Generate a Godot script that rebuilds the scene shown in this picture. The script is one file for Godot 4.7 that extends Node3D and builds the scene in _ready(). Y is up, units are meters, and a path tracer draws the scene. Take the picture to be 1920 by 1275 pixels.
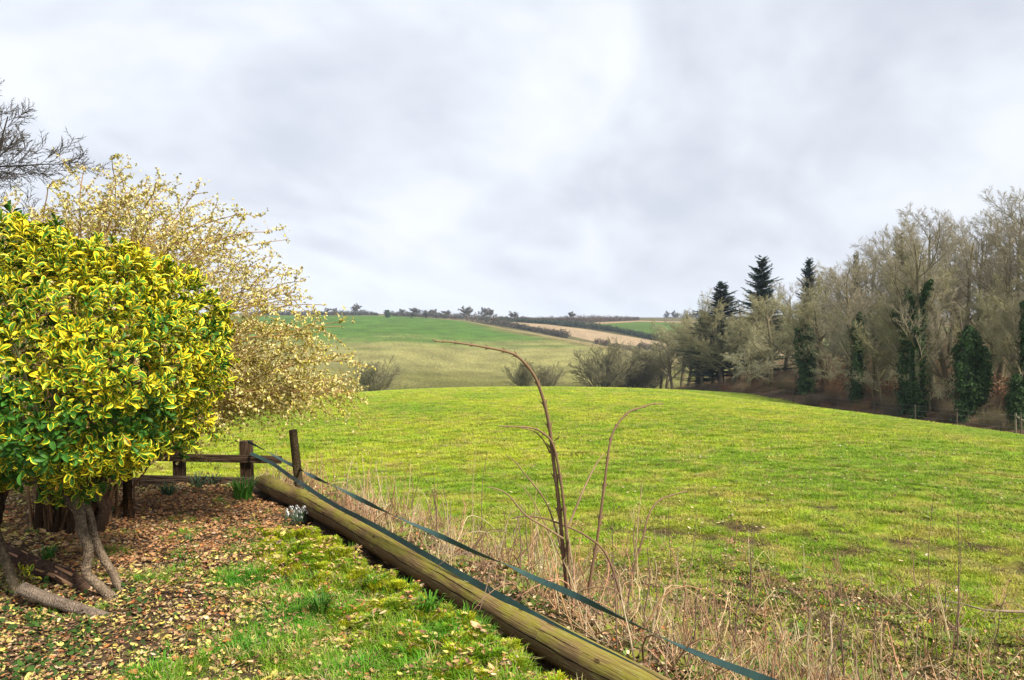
extends Node3D
# A garden edge above a downland field: variegated shrub, honeysuckle, log kerb, tape fence, pasture, wood, far fields.
# y is up, the view runs along -z; "d" below is the distance along the view (d = -z).

const F := 1367.0        # focal length in pixels of the 1920 x 1275 photograph
const EYE := 1.7
const LOG_A := Vector2(-2.80, 8.18)   # plan (x, d) of the log's axis
const LOG_B := Vector2(0.62, 3.38)

var n1 := FastNoiseLite.new()
var n2 := FastNoiseLite.new()
var n3 := FastNoiseLite.new()
var M := {}
var counts := {}
var least := 0.010
var tone := 0.92

# ------------------------------------------------------------------ mesh collector
class MB:
	var v := PackedVector3Array()
	var n := PackedVector3Array()
	var c := PackedColorArray()
	var uv := PackedVector2Array()
	var i := PackedInt32Array()
	var use_uv := false
	func tri(a: Vector3, b: Vector3, e: Vector3, col: Color) -> void:
		var nn := (e - a).cross(b - a).normalized()
		var k := v.size()
		v.append(a); v.append(b); v.append(e)
		n.append(nn); n.append(nn); n.append(nn)
		c.append(col); c.append(col); c.append(col)
		i.append(k); i.append(k + 1); i.append(k + 2)
	func quad(a: Vector3, b: Vector3, e: Vector3, f: Vector3, col: Color) -> void:
		var nn := (e - a).cross(b - a).normalized()
		var k := v.size()
		v.append(a); v.append(b); v.append(e); v.append(f)
		n.append(nn); n.append(nn); n.append(nn); n.append(nn)
		c.append(col); c.append(col); c.append(col); c.append(col)
		i.append(k); i.append(k + 1); i.append(k + 2)
		i.append(k); i.append(k + 2); i.append(k + 3)
	func spike(p: Vector3, q: Vector3, r: float, col: Color) -> void:
		var d := (q - p)
		var a := d.cross(Vector3(0.31, 0.7, -0.64)).normalized()
		var b := d.cross(a).normalized()
		var k := v.size()
		for s in 3:
			var t := s * TAU / 3.0
			var o := a * cos(t) + b * sin(t)
			v.append(p + o * r); n.append(o); c.append(col)
		v.append(q); n.append(d.normalized()); c.append(col)
		i.append(k); i.append(k + 3); i.append(k + 1)
		i.append(k + 1); i.append(k + 3); i.append(k + 2)
		i.append(k + 2); i.append(k + 3); i.append(k)
	func tube(pts: PackedVector3Array, rad: PackedFloat32Array, sides: int, col: Color, col2: Color, cap := false, bump: FastNoiseLite = null, amp := 0.0) -> void:
		var m := pts.size()
		var k := v.size()
		var d0 := (pts[1] - pts[0]).normalized()
		var a := d0.cross(Vector3(0.2, 0.31, 0.93)).normalized()
		for j in m:
			var d := (pts[mini(j + 1, m - 1)] - pts[maxi(j - 1, 0)]).normalized()
			a = (a - d * a.dot(d)).normalized()
			var b := d.cross(a)
			var cc := col.lerp(col2, float(j) / float(m - 1))
			for s in sides:
				var t := s * TAU / sides
				var o := a * cos(t) + b * sin(t)
				var r := rad[j]
				var kk := cc
				if bump:
					var w := bump.get_noise_3dv((pts[j] + o * r) * 40.0)
					r *= 1.0 + amp * w
					kk = Color(cc.r * (1.0 + 0.7 * w), cc.g * (1.0 + 0.7 * w), cc.b * (1.0 + 0.7 * w))
				v.append(pts[j] + o * r); n.append(o); c.append(kk)
		for j in m - 1:
			for s in sides:
				var p := k + j * sides + s
				var q := k + j * sides + (s + 1) % sides
				i.append(p); i.append(p + sides); i.append(q)
				i.append(q); i.append(p + sides); i.append(q + sides)
		if cap:
			var kc := v.size()
			var e := k + (m - 1) * sides
			var dd := (pts[m - 1] - pts[m - 2]).normalized()
			v.append(pts[m - 1] + dd * rad[m - 1] * 0.2); n.append(dd); c.append(col2)
			for s in sides:
				v.append(v[e + s]); n.append(dd); c.append(col2)
			for s in sides:
				i.append(kc); i.append(kc + 1 + (s + 1) % sides); i.append(kc + 1 + s)
	func box(center: Vector3, half: Vector3, basis: Basis, col: Color, bev := 0.006) -> void:
		# a chamfered box: six faces and the twelve edge strips
		var P := []
		for ax in 3:
			for sg in [-1.0, 1.0]:
				var q := []
				var u := (ax + 1) % 3
				var w := (ax + 2) % 3
				for k in [[-1.0, -1.0], [1.0, -1.0], [1.0, 1.0], [-1.0, 1.0]]:
					var p := Vector3.ZERO
					p[ax] = sg * half[ax]
					p[u] = k[0] * (half[u] - bev)
					p[w] = k[1] * (half[w] - bev)
					q.append(center + basis * p)
				if sg > 0: quad(q[3], q[2], q[1], q[0], col)
				else: quad(q[0], q[1], q[2], q[3], col)
		for ax in 3:
			var u := (ax + 1) % 3
			var w := (ax + 2) % 3
			for su in [-1.0, 1.0]:
				for sw in [-1.0, 1.0]:
					var q := []
					for e in [[-1.0, 0], [1.0, 0], [1.0, 1], [-1.0, 1]]:
						var p := Vector3.ZERO
						p[ax] = e[0] * (half[ax] - bev)
						p[u] = su * (half[u] - (bev if e[1] == 0 else 0.0))
						p[w] = sw * (half[w] - (0.0 if e[1] == 0 else bev))
						q.append(center + basis * p)
					if su * sw > 0: quad(q[0], q[1], q[2], q[3], col)
					else: quad(q[3], q[2], q[1], q[0], col)
	func mesh() -> ArrayMesh:
		var a := []
		a.resize(Mesh.ARRAY_MAX)
		a[Mesh.ARRAY_VERTEX] = v
		a[Mesh.ARRAY_NORMAL] = n
		a[Mesh.ARRAY_COLOR] = c
		if use_uv: a[Mesh.ARRAY_TEX_UV] = uv
		a[Mesh.ARRAY_INDEX] = i
		var m := ArrayMesh.new()
		if v.size() > 0:
			m.add_surface_from_arrays(Mesh.PRIMITIVE_TRIANGLES, a)
		return m

# ------------------------------------------------------------------ scene helpers
func numbered(called: String) -> String:
	var k: int = counts.get(called, 0)
	counts[called] = k + 1
	return called if k == 0 else "%s_%03d" % [called, k]

func tag(o: Node, label := "", category := "", group := "", kind := "") -> void:
	if label: o.set_meta("label", label)
	if category: o.set_meta("category", category)
	if group: o.set_meta("group", group)
	if kind: o.set_meta("kind", kind)

func thing(called: String, label: String, category: String, at := Vector3.ZERO, group := "") -> Node3D:
	var o := Node3D.new()
	o.name = numbered(called)
	add_child(o)
	o.position = at
	tag(o, label, category, group)
	return o

func part(parent: Node3D, called: String, m: Mesh, mat: Material) -> MeshInstance3D:
	var o := MeshInstance3D.new()
	o.name = called if parent != self else numbered(called)
	o.mesh = m
	o.material_override = mat
	parent.add_child(o, true)
	return o

func multi(parent: Node3D, called: String, m: Mesh, mat: Material, where: Array, tint: PackedColorArray) -> MultiMeshInstance3D:
	var mm := MultiMesh.new()
	mm.transform_format = MultiMesh.TRANSFORM_3D
	mm.use_colors = true
	mm.mesh = m
	mm.instance_count = where.size()
	for k in where.size():
		mm.set_instance_transform(k, where[k])
		mm.set_instance_color(k, tint[k])
	var o := MultiMeshInstance3D.new()
	o.name = called if parent != self else numbered(called)
	o.multimesh = mm
	o.material_override = mat
	parent.add_child(o, true)
	tag(o, "", "", "", "stuff")
	return o

func rng_of(s: int) -> RandomNumberGenerator:
	var r := RandomNumberGenerator.new()
	r.seed = s
	return r

func px(x: float, y: float, d: float) -> Vector3:
	return Vector3((x - 960.0) / F * d, EYE - (y - 637.5) / F * d, -d)

func ss(a: float, b: float, x: float) -> float:
	return smoothstep(a, b, x)

func interp(L: Array, x: float) -> float:
	if x <= L[0][0]: return L[0][1]
	for k in L.size() - 1:
		if x <= L[k + 1][0]:
			return lerpf(L[k][1], L[k + 1][1], (x - L[k][0]) / (L[k + 1][0] - L[k][0]))
	return L[L.size() - 1][1]

func shade(c: Color, f: float) -> Color:
	return Color(c.r * f, c.g * f, c.b * f, 1.0)

func vary(c: Color, r: RandomNumberGenerator, a := 0.25) -> Color:
	var f := 1.0 + r.randf_range(-a, a)
	return Color(c.r * f * (1.0 + r.randf_range(-0.08, 0.08)), c.g * f, c.b * f * (1.0 + r.randf_range(-0.15, 0.15)), 1.0)

func rdir(r: RandomNumberGenerator) -> Vector3:
	var z := r.randf_range(-1.0, 1.0)
	var t := r.randf() * TAU
	var q := sqrt(1.0 - z * z)
	return Vector3(q * cos(t), z, q * sin(t))

# ------------------------------------------------------------------ the lie of the land
func near_h(x: float, d: float) -> float:
	var h := -0.7 - 0.008 * d - 0.000333 * d * d
	var g := 0.0036 * pow(maxf(0.0, minf(x, 27.0) - 4.0), 2.0) * lerpf(1.0, 0.4, ss(55.0, 85.0, d))
	if x > 27.0:
		g -= 0.17 * minf(x - 27.0, 45.0)
	if x < 0.0:
		g += 0.0022 * pow(minf(-x, 60.0), 2.0) * ss(15.0, 70.0, d)
	return h - g

func far_h(u: float, d: float) -> float:
	var h := -18.0 + 0.1 * (minf(d, 560.0) - 230.0)
	if d > 560.0: h += 0.05 * (minf(d, 780.0) - 560.0)
	if d > 780.0: h -= 0.01 * (d - 780.0)
	return h + d * 0.0055 * (1.0 - ss(-0.22, -0.02, u))

func T(x: float, d: float) -> float:
	var a := near_h(x, d)
	if d < 60.0: return a
	var b := far_h(x / d, d)
	var k := 5.0
	var t := clampf(0.5 + 0.5 * (a - b) / k, 0.0, 1.0)
	return lerpf(b, a, t) + k * t * (1.0 - t) * 0.25

func slog(x: float, d: float) -> float:   # signed distance from the log's axis, positive on the field side
	return (x - LOG_A.x) * 0.8144 + (d - LOG_A.y) * 0.5803

func sdg(x: float, d: float) -> float:    # positive outside the garden
	return maxf(slog(x, d), d - 8.62)

func mossy(x: float, d: float) -> float:
	var s := slog(x, d)
	if d > 6.6 or s > 0.0 or s < -1.4: return 0.0
	var e := s + 0.30 + 0.16 * n2.get_noise_2d(x * 9.0, d * 9.0)
	return ss(-0.75, -0.2, e) * (1.0 - ss(-0.02, 0.05, e)) * ss(-0.15, 0.2, n1.get_noise_2d(x * 6.0 + 40.0, d * 6.0) + 0.14) * ss(6.6, 5.9, d)

func G(x: float, d: float) -> float:
	var sd := sdg(x, d)
	if sd > 3.0:
		if d > 40.0: return T(x, d)
		return T(x, d) + 0.045 * n1.get_noise_2d(x * 1.4, d * 1.4) + 0.018 * n2.get_noise_2d(x * 5.0, d * 5.0)
	var g := 0.05 * n1.get_noise_2d(x * 1.5, d * 1.5) + 0.014 * n2.get_noise_2d(x * 7.0, d * 7.0)
	var s := slog(x, d)
	if s < 0.4:
		var e := s + 0.27 + 0.16 * n2.get_noise_2d(x * 9.0, d * 9.0)
		g += 0.045 * ss(-0.9, -0.3, s) * ss(7.6, 6.8, d) + 0.10 * mossy(x, d) * (0.7 + 0.6 * n2.get_noise_2d(x * 14.0, d * 14.0))
		if s < 0.1: g -= 0.10 * ss(-0.08, 0.14, e) * ss(7.3, 6.4, d) * ss(-0.25, 0.25, n1.get_noise_2d(x * 2.2, d * 2.2 + 30.0) + 0.1)
	if sd <= 0.0: return g
	return lerpf(g, T(x, d) + 0.05 * n1.get_noise_2d(x * 1.4, d * 1.4), ss(0.05, 3.0, sd))

func hit(x: float, y: float, lift := 0.0) -> Vector3:   # where the line of sight through a pixel meets the ground
	var u := (x - 960.0) / F
	var e := (637.5 - y) / F
	var d := 1.5
	var st := 0.05
	while d < 230.0:
		if EYE + e * d <= G(u * d, d) + lift:
			break
		st = 0.02 * d
		d += st
	d -= st * 0.5
	return Vector3(u * d, G(u * d, d), -d)

func far_d(x: float, y: float) -> float:  # distance at which a pixel's line of sight meets the far hillside
	var u := (x - 960.0) / F
	var e := (637.5 - y) / F
	var lo := 235.0
	var hi := 780.0
	for k in 26:
		var m := 0.5 * (lo + hi)
		if EYE + e * m > T(u * m, m): lo = m
		else: hi = m
	return 0.5 * (lo + hi)

func far_at(x: float, y: float) -> Vector3:
	var d := far_d(x, y)
	var u := (x - 960.0) / F
	return Vector3(u * d, T(u * d, d), -d)

# ------------------------------------------------------------------ materials
func mat(called: String, rough: float, spec := 0.35, both := true) -> StandardMaterial3D:
	var m := StandardMaterial3D.new()
	m.resource_name = called
	m.vertex_color_use_as_albedo = true
	m.roughness = rough
	m.metallic_specular = spec
	if both: m.cull_mode = BaseMaterial3D.CULL_DISABLED
	M[called] = m
	return m

func noise_image(w: int, h: int, nz: FastNoiseLite, sx: float, sy: float, lo: float, hi: float) -> ImageTexture:
	var im := Image.create(w, h, false, Image.FORMAT_RGB8)
	for y in h:
		for x in w:
			# tiled by blending four lookups
			var fx := float(x) / w
			var fy := float(y) / h
			var a := nz.get_noise_2d(x * sx, y * sy)
			var b := nz.get_noise_2d((x - w) * sx, y * sy)
			var e := nz.get_noise_2d(x * sx, (y - h) * sy)
			var f := nz.get_noise_2d((x - w) * sx, (y - h) * sy)
			var t := clampf(0.5 + 0.9 * lerpf(lerpf(a, b, fx), lerpf(e, f, fx), fy), 0.0, 1.0)
			var g := lerpf(lo, hi, t)
			im.set_pixel(x, y, Color(g, g, g))
	return ImageTexture.create_from_image(im)

func make_materials() -> void:
	var fine := FastNoiseLite.new()
	fine.seed = 5; fine.frequency = 0.06; fine.fractal_octaves = 5; fine.fractal_gain = 0.65
	var tex := noise_image(384, 384, fine, 1.0, 1.0, 0.55, 1.0)
	var soil := mat("soil", 0.95, 0.2, false)
	soil.albedo_texture = tex
	soil.uv1_triplanar = true; soil.uv1_world_triplanar = true; soil.uv1_scale = Vector3(1.3, 1.3, 1.3)
	soil.heightmap_enabled = true; soil.heightmap_texture = tex; soil.heightmap_scale = 3.0
	var turf := mat("turf", 0.9, 0.2, false)
	turf.albedo_texture = tex
	turf.uv1_triplanar = true; turf.uv1_world_triplanar = true; turf.uv1_scale = Vector3(0.55, 0.55, 0.55)
	turf.heightmap_enabled = true; turf.heightmap_texture = tex; turf.heightmap_scale = 4.0
	var crop := mat("crop", 0.95, 0.1, false)
	crop.albedo_texture = tex
	crop.uv1_triplanar = true; crop.uv1_world_triplanar = true; crop.uv1_scale = Vector3(0.03, 0.03, 0.012)
	mat("bark", 0.9, 0.2)
	mat("twig", 0.85, 0.25)
	mat("needle", 0.7, 0.35)
	var leafm := mat("leaf", 0.5, 0.35)
	leafm.backlight_enabled = true; leafm.backlight = Color(0.25, 0.25, 0.25)
	var ivm := mat("ivy", 0.6, 0.25)
	ivm.backlight_enabled = true; ivm.backlight = Color(0.2, 0.2, 0.2)
	var sb := mat("stem_bark", 0.92, 0.2, false)
	var btex := noise_image(256, 256, fine, 1.0, 0.6, 0.2, 1.0)
	sb.albedo_texture = btex
	sb.uv1_triplanar = true; sb.uv1_scale = Vector3(5.0, 5.0, 5.0)
	sb.heightmap_enabled = true; sb.heightmap_texture = btex; sb.heightmap_scale = 2.2
	var gr := mat("grass", 0.6, 0.3)
	gr.backlight_enabled = true; gr.backlight = Color(0.35, 0.35, 0.35)
	mat("litter", 0.85, 0.25)
	var pet := mat("petal", 0.6, 0.3)
	pet.backlight_enabled = true; pet.backlight = Color(0.4, 0.4, 0.4)
	mat("tape", 0.45, 0.4)
	# weathered log: long streaks, cracks and green algae
	var st := FastNoiseLite.new()
	st.seed = 11; st.frequency = 0.03; st.fractal_octaves = 4
	var W := 512
	var H := 1024
	var im := Image.create(W, H, false, Image.FORMAT_RGB8)
	var hm := Image.create(W, H, false, Image.FORMAT_RGB8)
	var cracks := [[0.04, 0.02], [0.13, 0.018], [0.24, 0.03], [0.33, 0.022], [0.45, 0.03], [0.55, 0.02], [0.63, 0.025], [0.72, 0.015], [0.80, 0.03], [0.90, 0.02]]
	for y in H:
		var offs := []
		for q in cracks.size():
			offs.append(cracks[q][0] + cracks[q][1] * st.get_noise_2d(q * 90.0, y * 0.12))
		for x in W:
			var fx := float(x) / W
			var s1 := st.get_noise_2d(x * 2.6, y * 0.22)
			var s2 := st.get_noise_2d(x * 7.0 + 300.0, y * 0.5)
			var s3 := st.get_noise_2d(x * 0.25 + 900.0, y * 0.25)
			var c := Color(0.48, 0.40, 0.25).lerp(Color(0.64, 0.55, 0.37), clampf(0.5 + s1 + 0.4 * s2, 0.0, 1.0))
			var upper := ss(0.0, 0.12, fx + 0.09 * s3 + 0.05 * s2) * (1.0 - ss(0.42, 0.5, fx + 0.08 * s3))
			c = c.lerp(Color(0.40, 0.32, 0.22), 0.7 * (1.0 - upper))
			c = c.lerp(Color(0.55, 0.53, 0.19), clampf(0.55 + s3 * 1.6 + 0.5 * s1, 0.0, 1.0) * 0.85 * upper)
			if s2 + 0.6 * s3 > 0.42: c = c.lerp(Color(0.66, 0.64, 0.50), 0.5)
			var hh := 0.6 + 0.25 * s1 + 0.2 * s2
			for kn in [[0.12, 180.0, 9.0], [0.30, 520.0, 12.0], [0.06, 800.0, 10.0], [0.22, 930.0, 8.0], [0.36, 330.0, 7.0]]:
				var kd := sqrt(pow((fx - kn[0]) * W / kn[2], 2.0) + pow((y - kn[1]) / (kn[2] * 0.8), 2.0))
				if kd < 1.5:
					c = c.lerp(Color(0.20, 0.15, 0.09), (1.0 - ss(0.7, 1.5, kd)) * (0.55 + 0.35 * sin(kd * 14.0)))
					hh -= 0.2 * (1.0 - ss(0.4, 1.2, kd))
			for q in cracks.size():
				var dd := absf(fx - offs[q])
				var wd := 0.006 * clampf(0.35 + 1.6 * st.get_noise_2d(q * 70.0 + 500.0, y * 0.08), 0.0, 1.0)
				if dd < wd:
					c = c.lerp(Color(0.10, 0.08, 0.06), 0.85)
					hh = 0.0
			im.set_pixel(x, y, c)
			hm.set_pixel(x, y, Color(hh, hh, hh))
	var lm := StandardMaterial3D.new()
	lm.albedo_texture = ImageTexture.create_from_image(im)
	lm.heightmap_enabled = true
	lm.heightmap_texture = ImageTexture.create_from_image(hm)
	lm.heightmap_scale = 0.7
	lm.roughness = 0.85
	lm.metallic_specular = 0.25
	lm.vertex_color_use_as_albedo = true
	M["log"] = lm
	# sawn timber
	var wim := Image.create(256, 512, false, Image.FORMAT_RGB8)
	for y in 512:
		for x in 256:
			var s1 := st.get_noise_2d(x * 2.0 + 77.0, y * 0.12)
			var s2 := st.get_noise_2d(x * 6.0 + 11.0, y * 0.4)
			var g := clampf(0.62 + 0.5 * s1 + 0.3 * s2, 0.15, 1.0)
			wim.set_pixel(x, y, Color(g, g, g))
	var tm := mat("timber", 0.9, 0.2, false)
	tm.albedo_texture = ImageTexture.create_from_image(wim)
	tm.uv1_triplanar = true; tm.uv1_scale = Vector3(3.0, 1.2, 3.0)
	tm.heightmap_enabled = true; tm.heightmap_texture = tm.albedo_texture; tm.heightmap_scale = 0.6

# ------------------------------------------------------------------ sky, sun, camera
func make_sky() -> void:
	var cn := FastNoiseLite.new()
	cn.seed = 21; cn.frequency = 0.55; cn.fractal_octaves = 6; cn.fractal_gain = 0.56
	var cw := FastNoiseLite.new()
	cw.seed = 8; cw.frequency = 0.35; cw.fractal_octaves = 3
	var W := 1536
	var H := 768
	var im := Image.create(W, H, false, Image.FORMAT_RGBF)
	im.fill(Color(0.34, 0.36, 0.36))
	var toward := Vector3(0.62, 0.0, 0.3).normalized()
	for j in H / 2 + 4:
		var el := PI / 2.0 - (j + 0.5) / H * PI
		var k := 1.9 / (maxf(sin(el), 0.0) + 0.42)
		for i in W:
			var az := ((i + 0.5) / W - 0.5) * TAU
			var dx := sin(az) * cos(el)
			var dz := -cos(az) * cos(el)
			var X := dx * k + 0.35 * dz * k
			var Z := dz * k * 0.8
			var w := cw.get_noise_2d(X, Z)
			var a := cn.get_noise_2d(X * 0.9 + w * 1.3, Z * 0.9 + w * 0.8)
			var b := cn.get_noise_2d(X * 2.2 + 31.0 + w, Z * 2.2)
			var h2 := cn.get_noise_2d(X * 4.6 + 90.0 + w * 2.0, Z * 6.0)
			var t := clampf(0.57 + 0.55 * a + 0.36 * b + 0.2 * h2, 0.0, 1.0)
			t = t * t * (3.0 - 2.0 * t)
			var c := Color(0.535, 0.575, 0.655).lerp(Color(0.765, 0.80, 0.86), t)
			var low := 1.0 - ss(0.0, 0.16, el)
			c = c.lerp(Color(0.70, 0.75, 0.83), low * 0.45)
			c = c * (1.0 + 0.10 * maxf(0.0, dx * toward.x + dz * toward.z))
			im.set_pixel(i, j, Color(c.r, c.g, c.b))
	var sm := PanoramaSkyMaterial.new()
	sm.panorama = ImageTexture.create_from_image(im)
	var sky := Sky.new()
	sky.sky_material = sm
	var e := Environment.new()
	e.background_mode = Environment.BG_SKY
	e.sky = sky
	e.background_energy_multiplier = 0.238
	e.tonemap_mode = Environment.TONE_MAPPER_LINEAR
	e.tonemap_exposure = 5.2
	e.sdfgi_enabled = true
	e.ssao_enabled = true
	e.ssil_enabled = true
	e.fog_enabled = true
	e.fog_density = 0.00022
	e.fog_light_color = Color(0.80, 0.86, 0.95)
	var we := WorldEnvironment.new()
	we.name = "world_environment"
	we.environment = e
	add_child(we)
	var sun := DirectionalLight3D.new()
	sun.name = "sun"
	sun.light_energy = 0.5
	sun.light_angular_distance = 12.0
	sun.light_color = Color(1.0, 0.965, 0.9)
	sun.shadow_enabled = true
	add_child(sun)
	sun.look_at_from_position(Vector3(0.55, 0.68, 0.42) * 50.0, Vector3.ZERO, Vector3.UP)
	var cam := Camera3D.new()
	cam.name = "camera"
	cam.fov = rad_to_deg(2.0 * atan(637.5 / F))
	cam.near = 0.1
	cam.far = 6000.0
	add_child(cam)
	cam.position = Vector3(0, EYE, 0)
	cam.current = true

# ------------------------------------------------------------------ ground colours (linear base colours)
func ruts(x: float, d: float) -> float:
	# two wheel ruts poached into the pasture, running away to the right
	var r := 0.0
	for q in [[2.2, 10.2, 9.6, 6.9, 0.30], [3.4, 11.9, 8.8, 8.4, 0.22], [2.6, 9.2, 9.4, 5.9, 0.34], [1.6, 9.6, 3.4, 8.9, 0.3]]:
		var a := Vector2(q[0], q[1])
		var b := Vector2(q[2], q[3])
		var p := Vector2(x, d)
		var t := clampf((p - a).dot(b - a) / (b - a).length_squared(), 0.0, 1.0)
		var dist: float = (p - a.lerp(b, t)).length() + 0.25 * n1.get_noise_2d(x * 3.0, d * 3.0)
		r = maxf(r, (1.0 - ss(q[4] * 0.4, q[4] * 1.6, dist)) * ss(-0.28, 0.08, n2.get_noise_2d(x * 2.3 + 9.0, d * 2.3)))
	return r

func field_col(x: float, d: float) -> Color:
	var k := minf(1.0, 14.0 / d)
	var a := n1.get_noise_2d(x * 0.35, d * 0.22)
	var b := n2.get_noise_2d(x * 2.1, d * 2.1) * lerpf(0.6, 1.25, k)
	var e := n3.get_noise_2d(x * 0.12, d * 0.05)
	var c := Color(0.19, 0.31, 0.014).lerp(Color(0.38, 0.43, 0.022), clampf(0.52 + 0.9 * a + 0.7 * b + 0.5 * e, 0.0, 1.0))
	c = c.lerp(Color(0.38, 0.31, 0.08), 0.7 * clampf(2.2 * b - 0.30 + 0.7 * a + 0.55 * (1.0 - ss(8.0, 15.0, d)), 0.0, 1.0))
	return c

func rough_w(x: float, d: float) -> float:   # width of the rank strip beyond the log
	return lerpf(1.5, 4.4, ss(-2.5, 4.5, x)) + 0.9 * n1.get_noise_2d(x * 1.2 + 5.0, d * 1.2)

func land() -> void:
	var NA := 420
	var NR := 270
	var amax := deg_to_rad(74.0)
	var vs := PackedVector3Array()
	var reg := PackedInt32Array()
	var col := PackedColorArray()
	for j in NR + 1:
		var r := 1.2 * pow(236.0 / 1.2, float(j) / NR)
		for i in NA + 1:
			var t := lerpf(-amax, amax, float(i) / NA)
			var x := r * sin(t)
			var d := r * cos(t)
			vs.append(Vector3(x, G(x, d), -d))
			var sd := sdg(x, d)
			var q := 2
			var c := Color.WHITE
			if sd < 0.03:
				q = 0
				c = Color(0.085, 0.058, 0.038).lerp(Color(0.15, 0.10, 0.06), clampf(0.5 + n2.get_noise_2d(x * 3.0, d * 3.0), 0.0, 1.0))
				c = c.lerp(Color(0.10, 0.12, 0.012), mossy(x, d))
			elif x > 26.2 + 1.2 * n1.get_noise_2d(x * 0.3, d * 0.3) and d > 8.0:
				q = 3
				c = Color(0.10, 0.075, 0.045).lerp(Color(0.15, 0.09, 0.05), clampf(0.5 + n2.get_noise_2d(x * 0.7, d * 0.7), 0.0, 1.0))
			elif sd < rough_w(x, d) and d < 12.0:
				q = 1
				c = Color(0.11, 0.08, 0.045).lerp(Color(0.13, 0.12, 0.03), clampf(0.4 + n2.get_noise_2d(x * 2.0, d * 2.0), 0.0, 1.0))
			else:
				c = field_col(x, d) if d < 130.0 else Color(0.19, 0.19, 0.05)
				if d < 20.0: c = c.lerp(Color(0.10, 0.068, 0.036), 0.95 * ruts(x, d))
			reg.append(q)
			col.append(c)
	var names := ["garden_ground", "rough_bank", "grass_field", "wood_floor"]
	for q in 4:
		var mb := MB.new()
		var at := PackedInt32Array()
		at.resize(vs.size())
		at.fill(-1)
		for j in NR:
			for i in NA:
				var k := j * (NA + 1) + i
				if reg[k] != q: continue
				var ids := [k, k + 1, k + NA + 2, k + NA + 1]
				for w in 4:
					if at[ids[w]] < 0:
						at[ids[w]] = mb.v.size()
						mb.v.append(vs[ids[w]])
						mb.c.append(col[ids[w]])
						mb.n.append(Vector3.ZERO)
				var a: int = at[ids[0]]
				var b: int = at[ids[1]]
				var e: int = at[ids[2]]
				var f: int = at[ids[3]]
				mb.i.append_array(PackedInt32Array([a, e, b, a, f, e]))
		for k in range(0, mb.i.size(), 3):
			var a := mb.i[k]
			var b := mb.i[k + 1]
			var e := mb.i[k + 2]
			var nn := (mb.v[e] - mb.v[a]).cross(mb.v[b] - mb.v[a])
			if nn.y < 0.0:
				mb.i[k + 1] = e
				mb.i[k + 2] = b
				nn = -nn
			mb.n[a] += nn; mb.n[b] += nn; mb.n[e] += nn
		for k in mb.n.size():
			mb.n[k] = mb.n[k].normalized()
		if mb.v.size() > 0:
			var o := part(self, names[q], mb.mesh(), M["turf"] if q == 2 else M["soil"])
			tag(o, "", "", "", "structure")

# a strip of far land between two lines traced in the photograph and dropped on the hillside
func parcel(called: String, x0: float, x1: float, lower: Array, upper: Array, rows: int, cf: Callable, step := 4.0) -> void:
	var mb := MB.new()
	var nx := int((x1 - x0) / step) + 1
	for i in nx + 1:
		var x := lerpf(x0, x1, float(i) / nx)
		var u := (x - 960.0) / F
		var yl := interp(lower, x)
		var yu := interp(upper, x)
		var dl := 234.0 if yl > 739.0 else far_d(x, yl)
		var du := far_d(x, yu) if yu > 500.0 else 800.0
		for j in rows + 1:
			var d := lerpf(dl, du, float(j) / rows)
			mb.v.append(Vector3(u * d, T(u * d, d), -d))
			mb.n.append(Vector3(0.0, 1.0, 0.1).normalized())
			mb.c.append(cf.call(u * d, d, float(j) / rows))
	for i in nx:
		for j in rows:
			var a := i * (rows + 1) + j
			mb.i.append_array(PackedInt32Array([a, a + 1, a + rows + 1, a + rows + 1, a + 1, a + rows + 2]))
	var o := part(self, called, mb.mesh(), M["crop"])
	tag(o, "", "", "", "structure")

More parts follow.
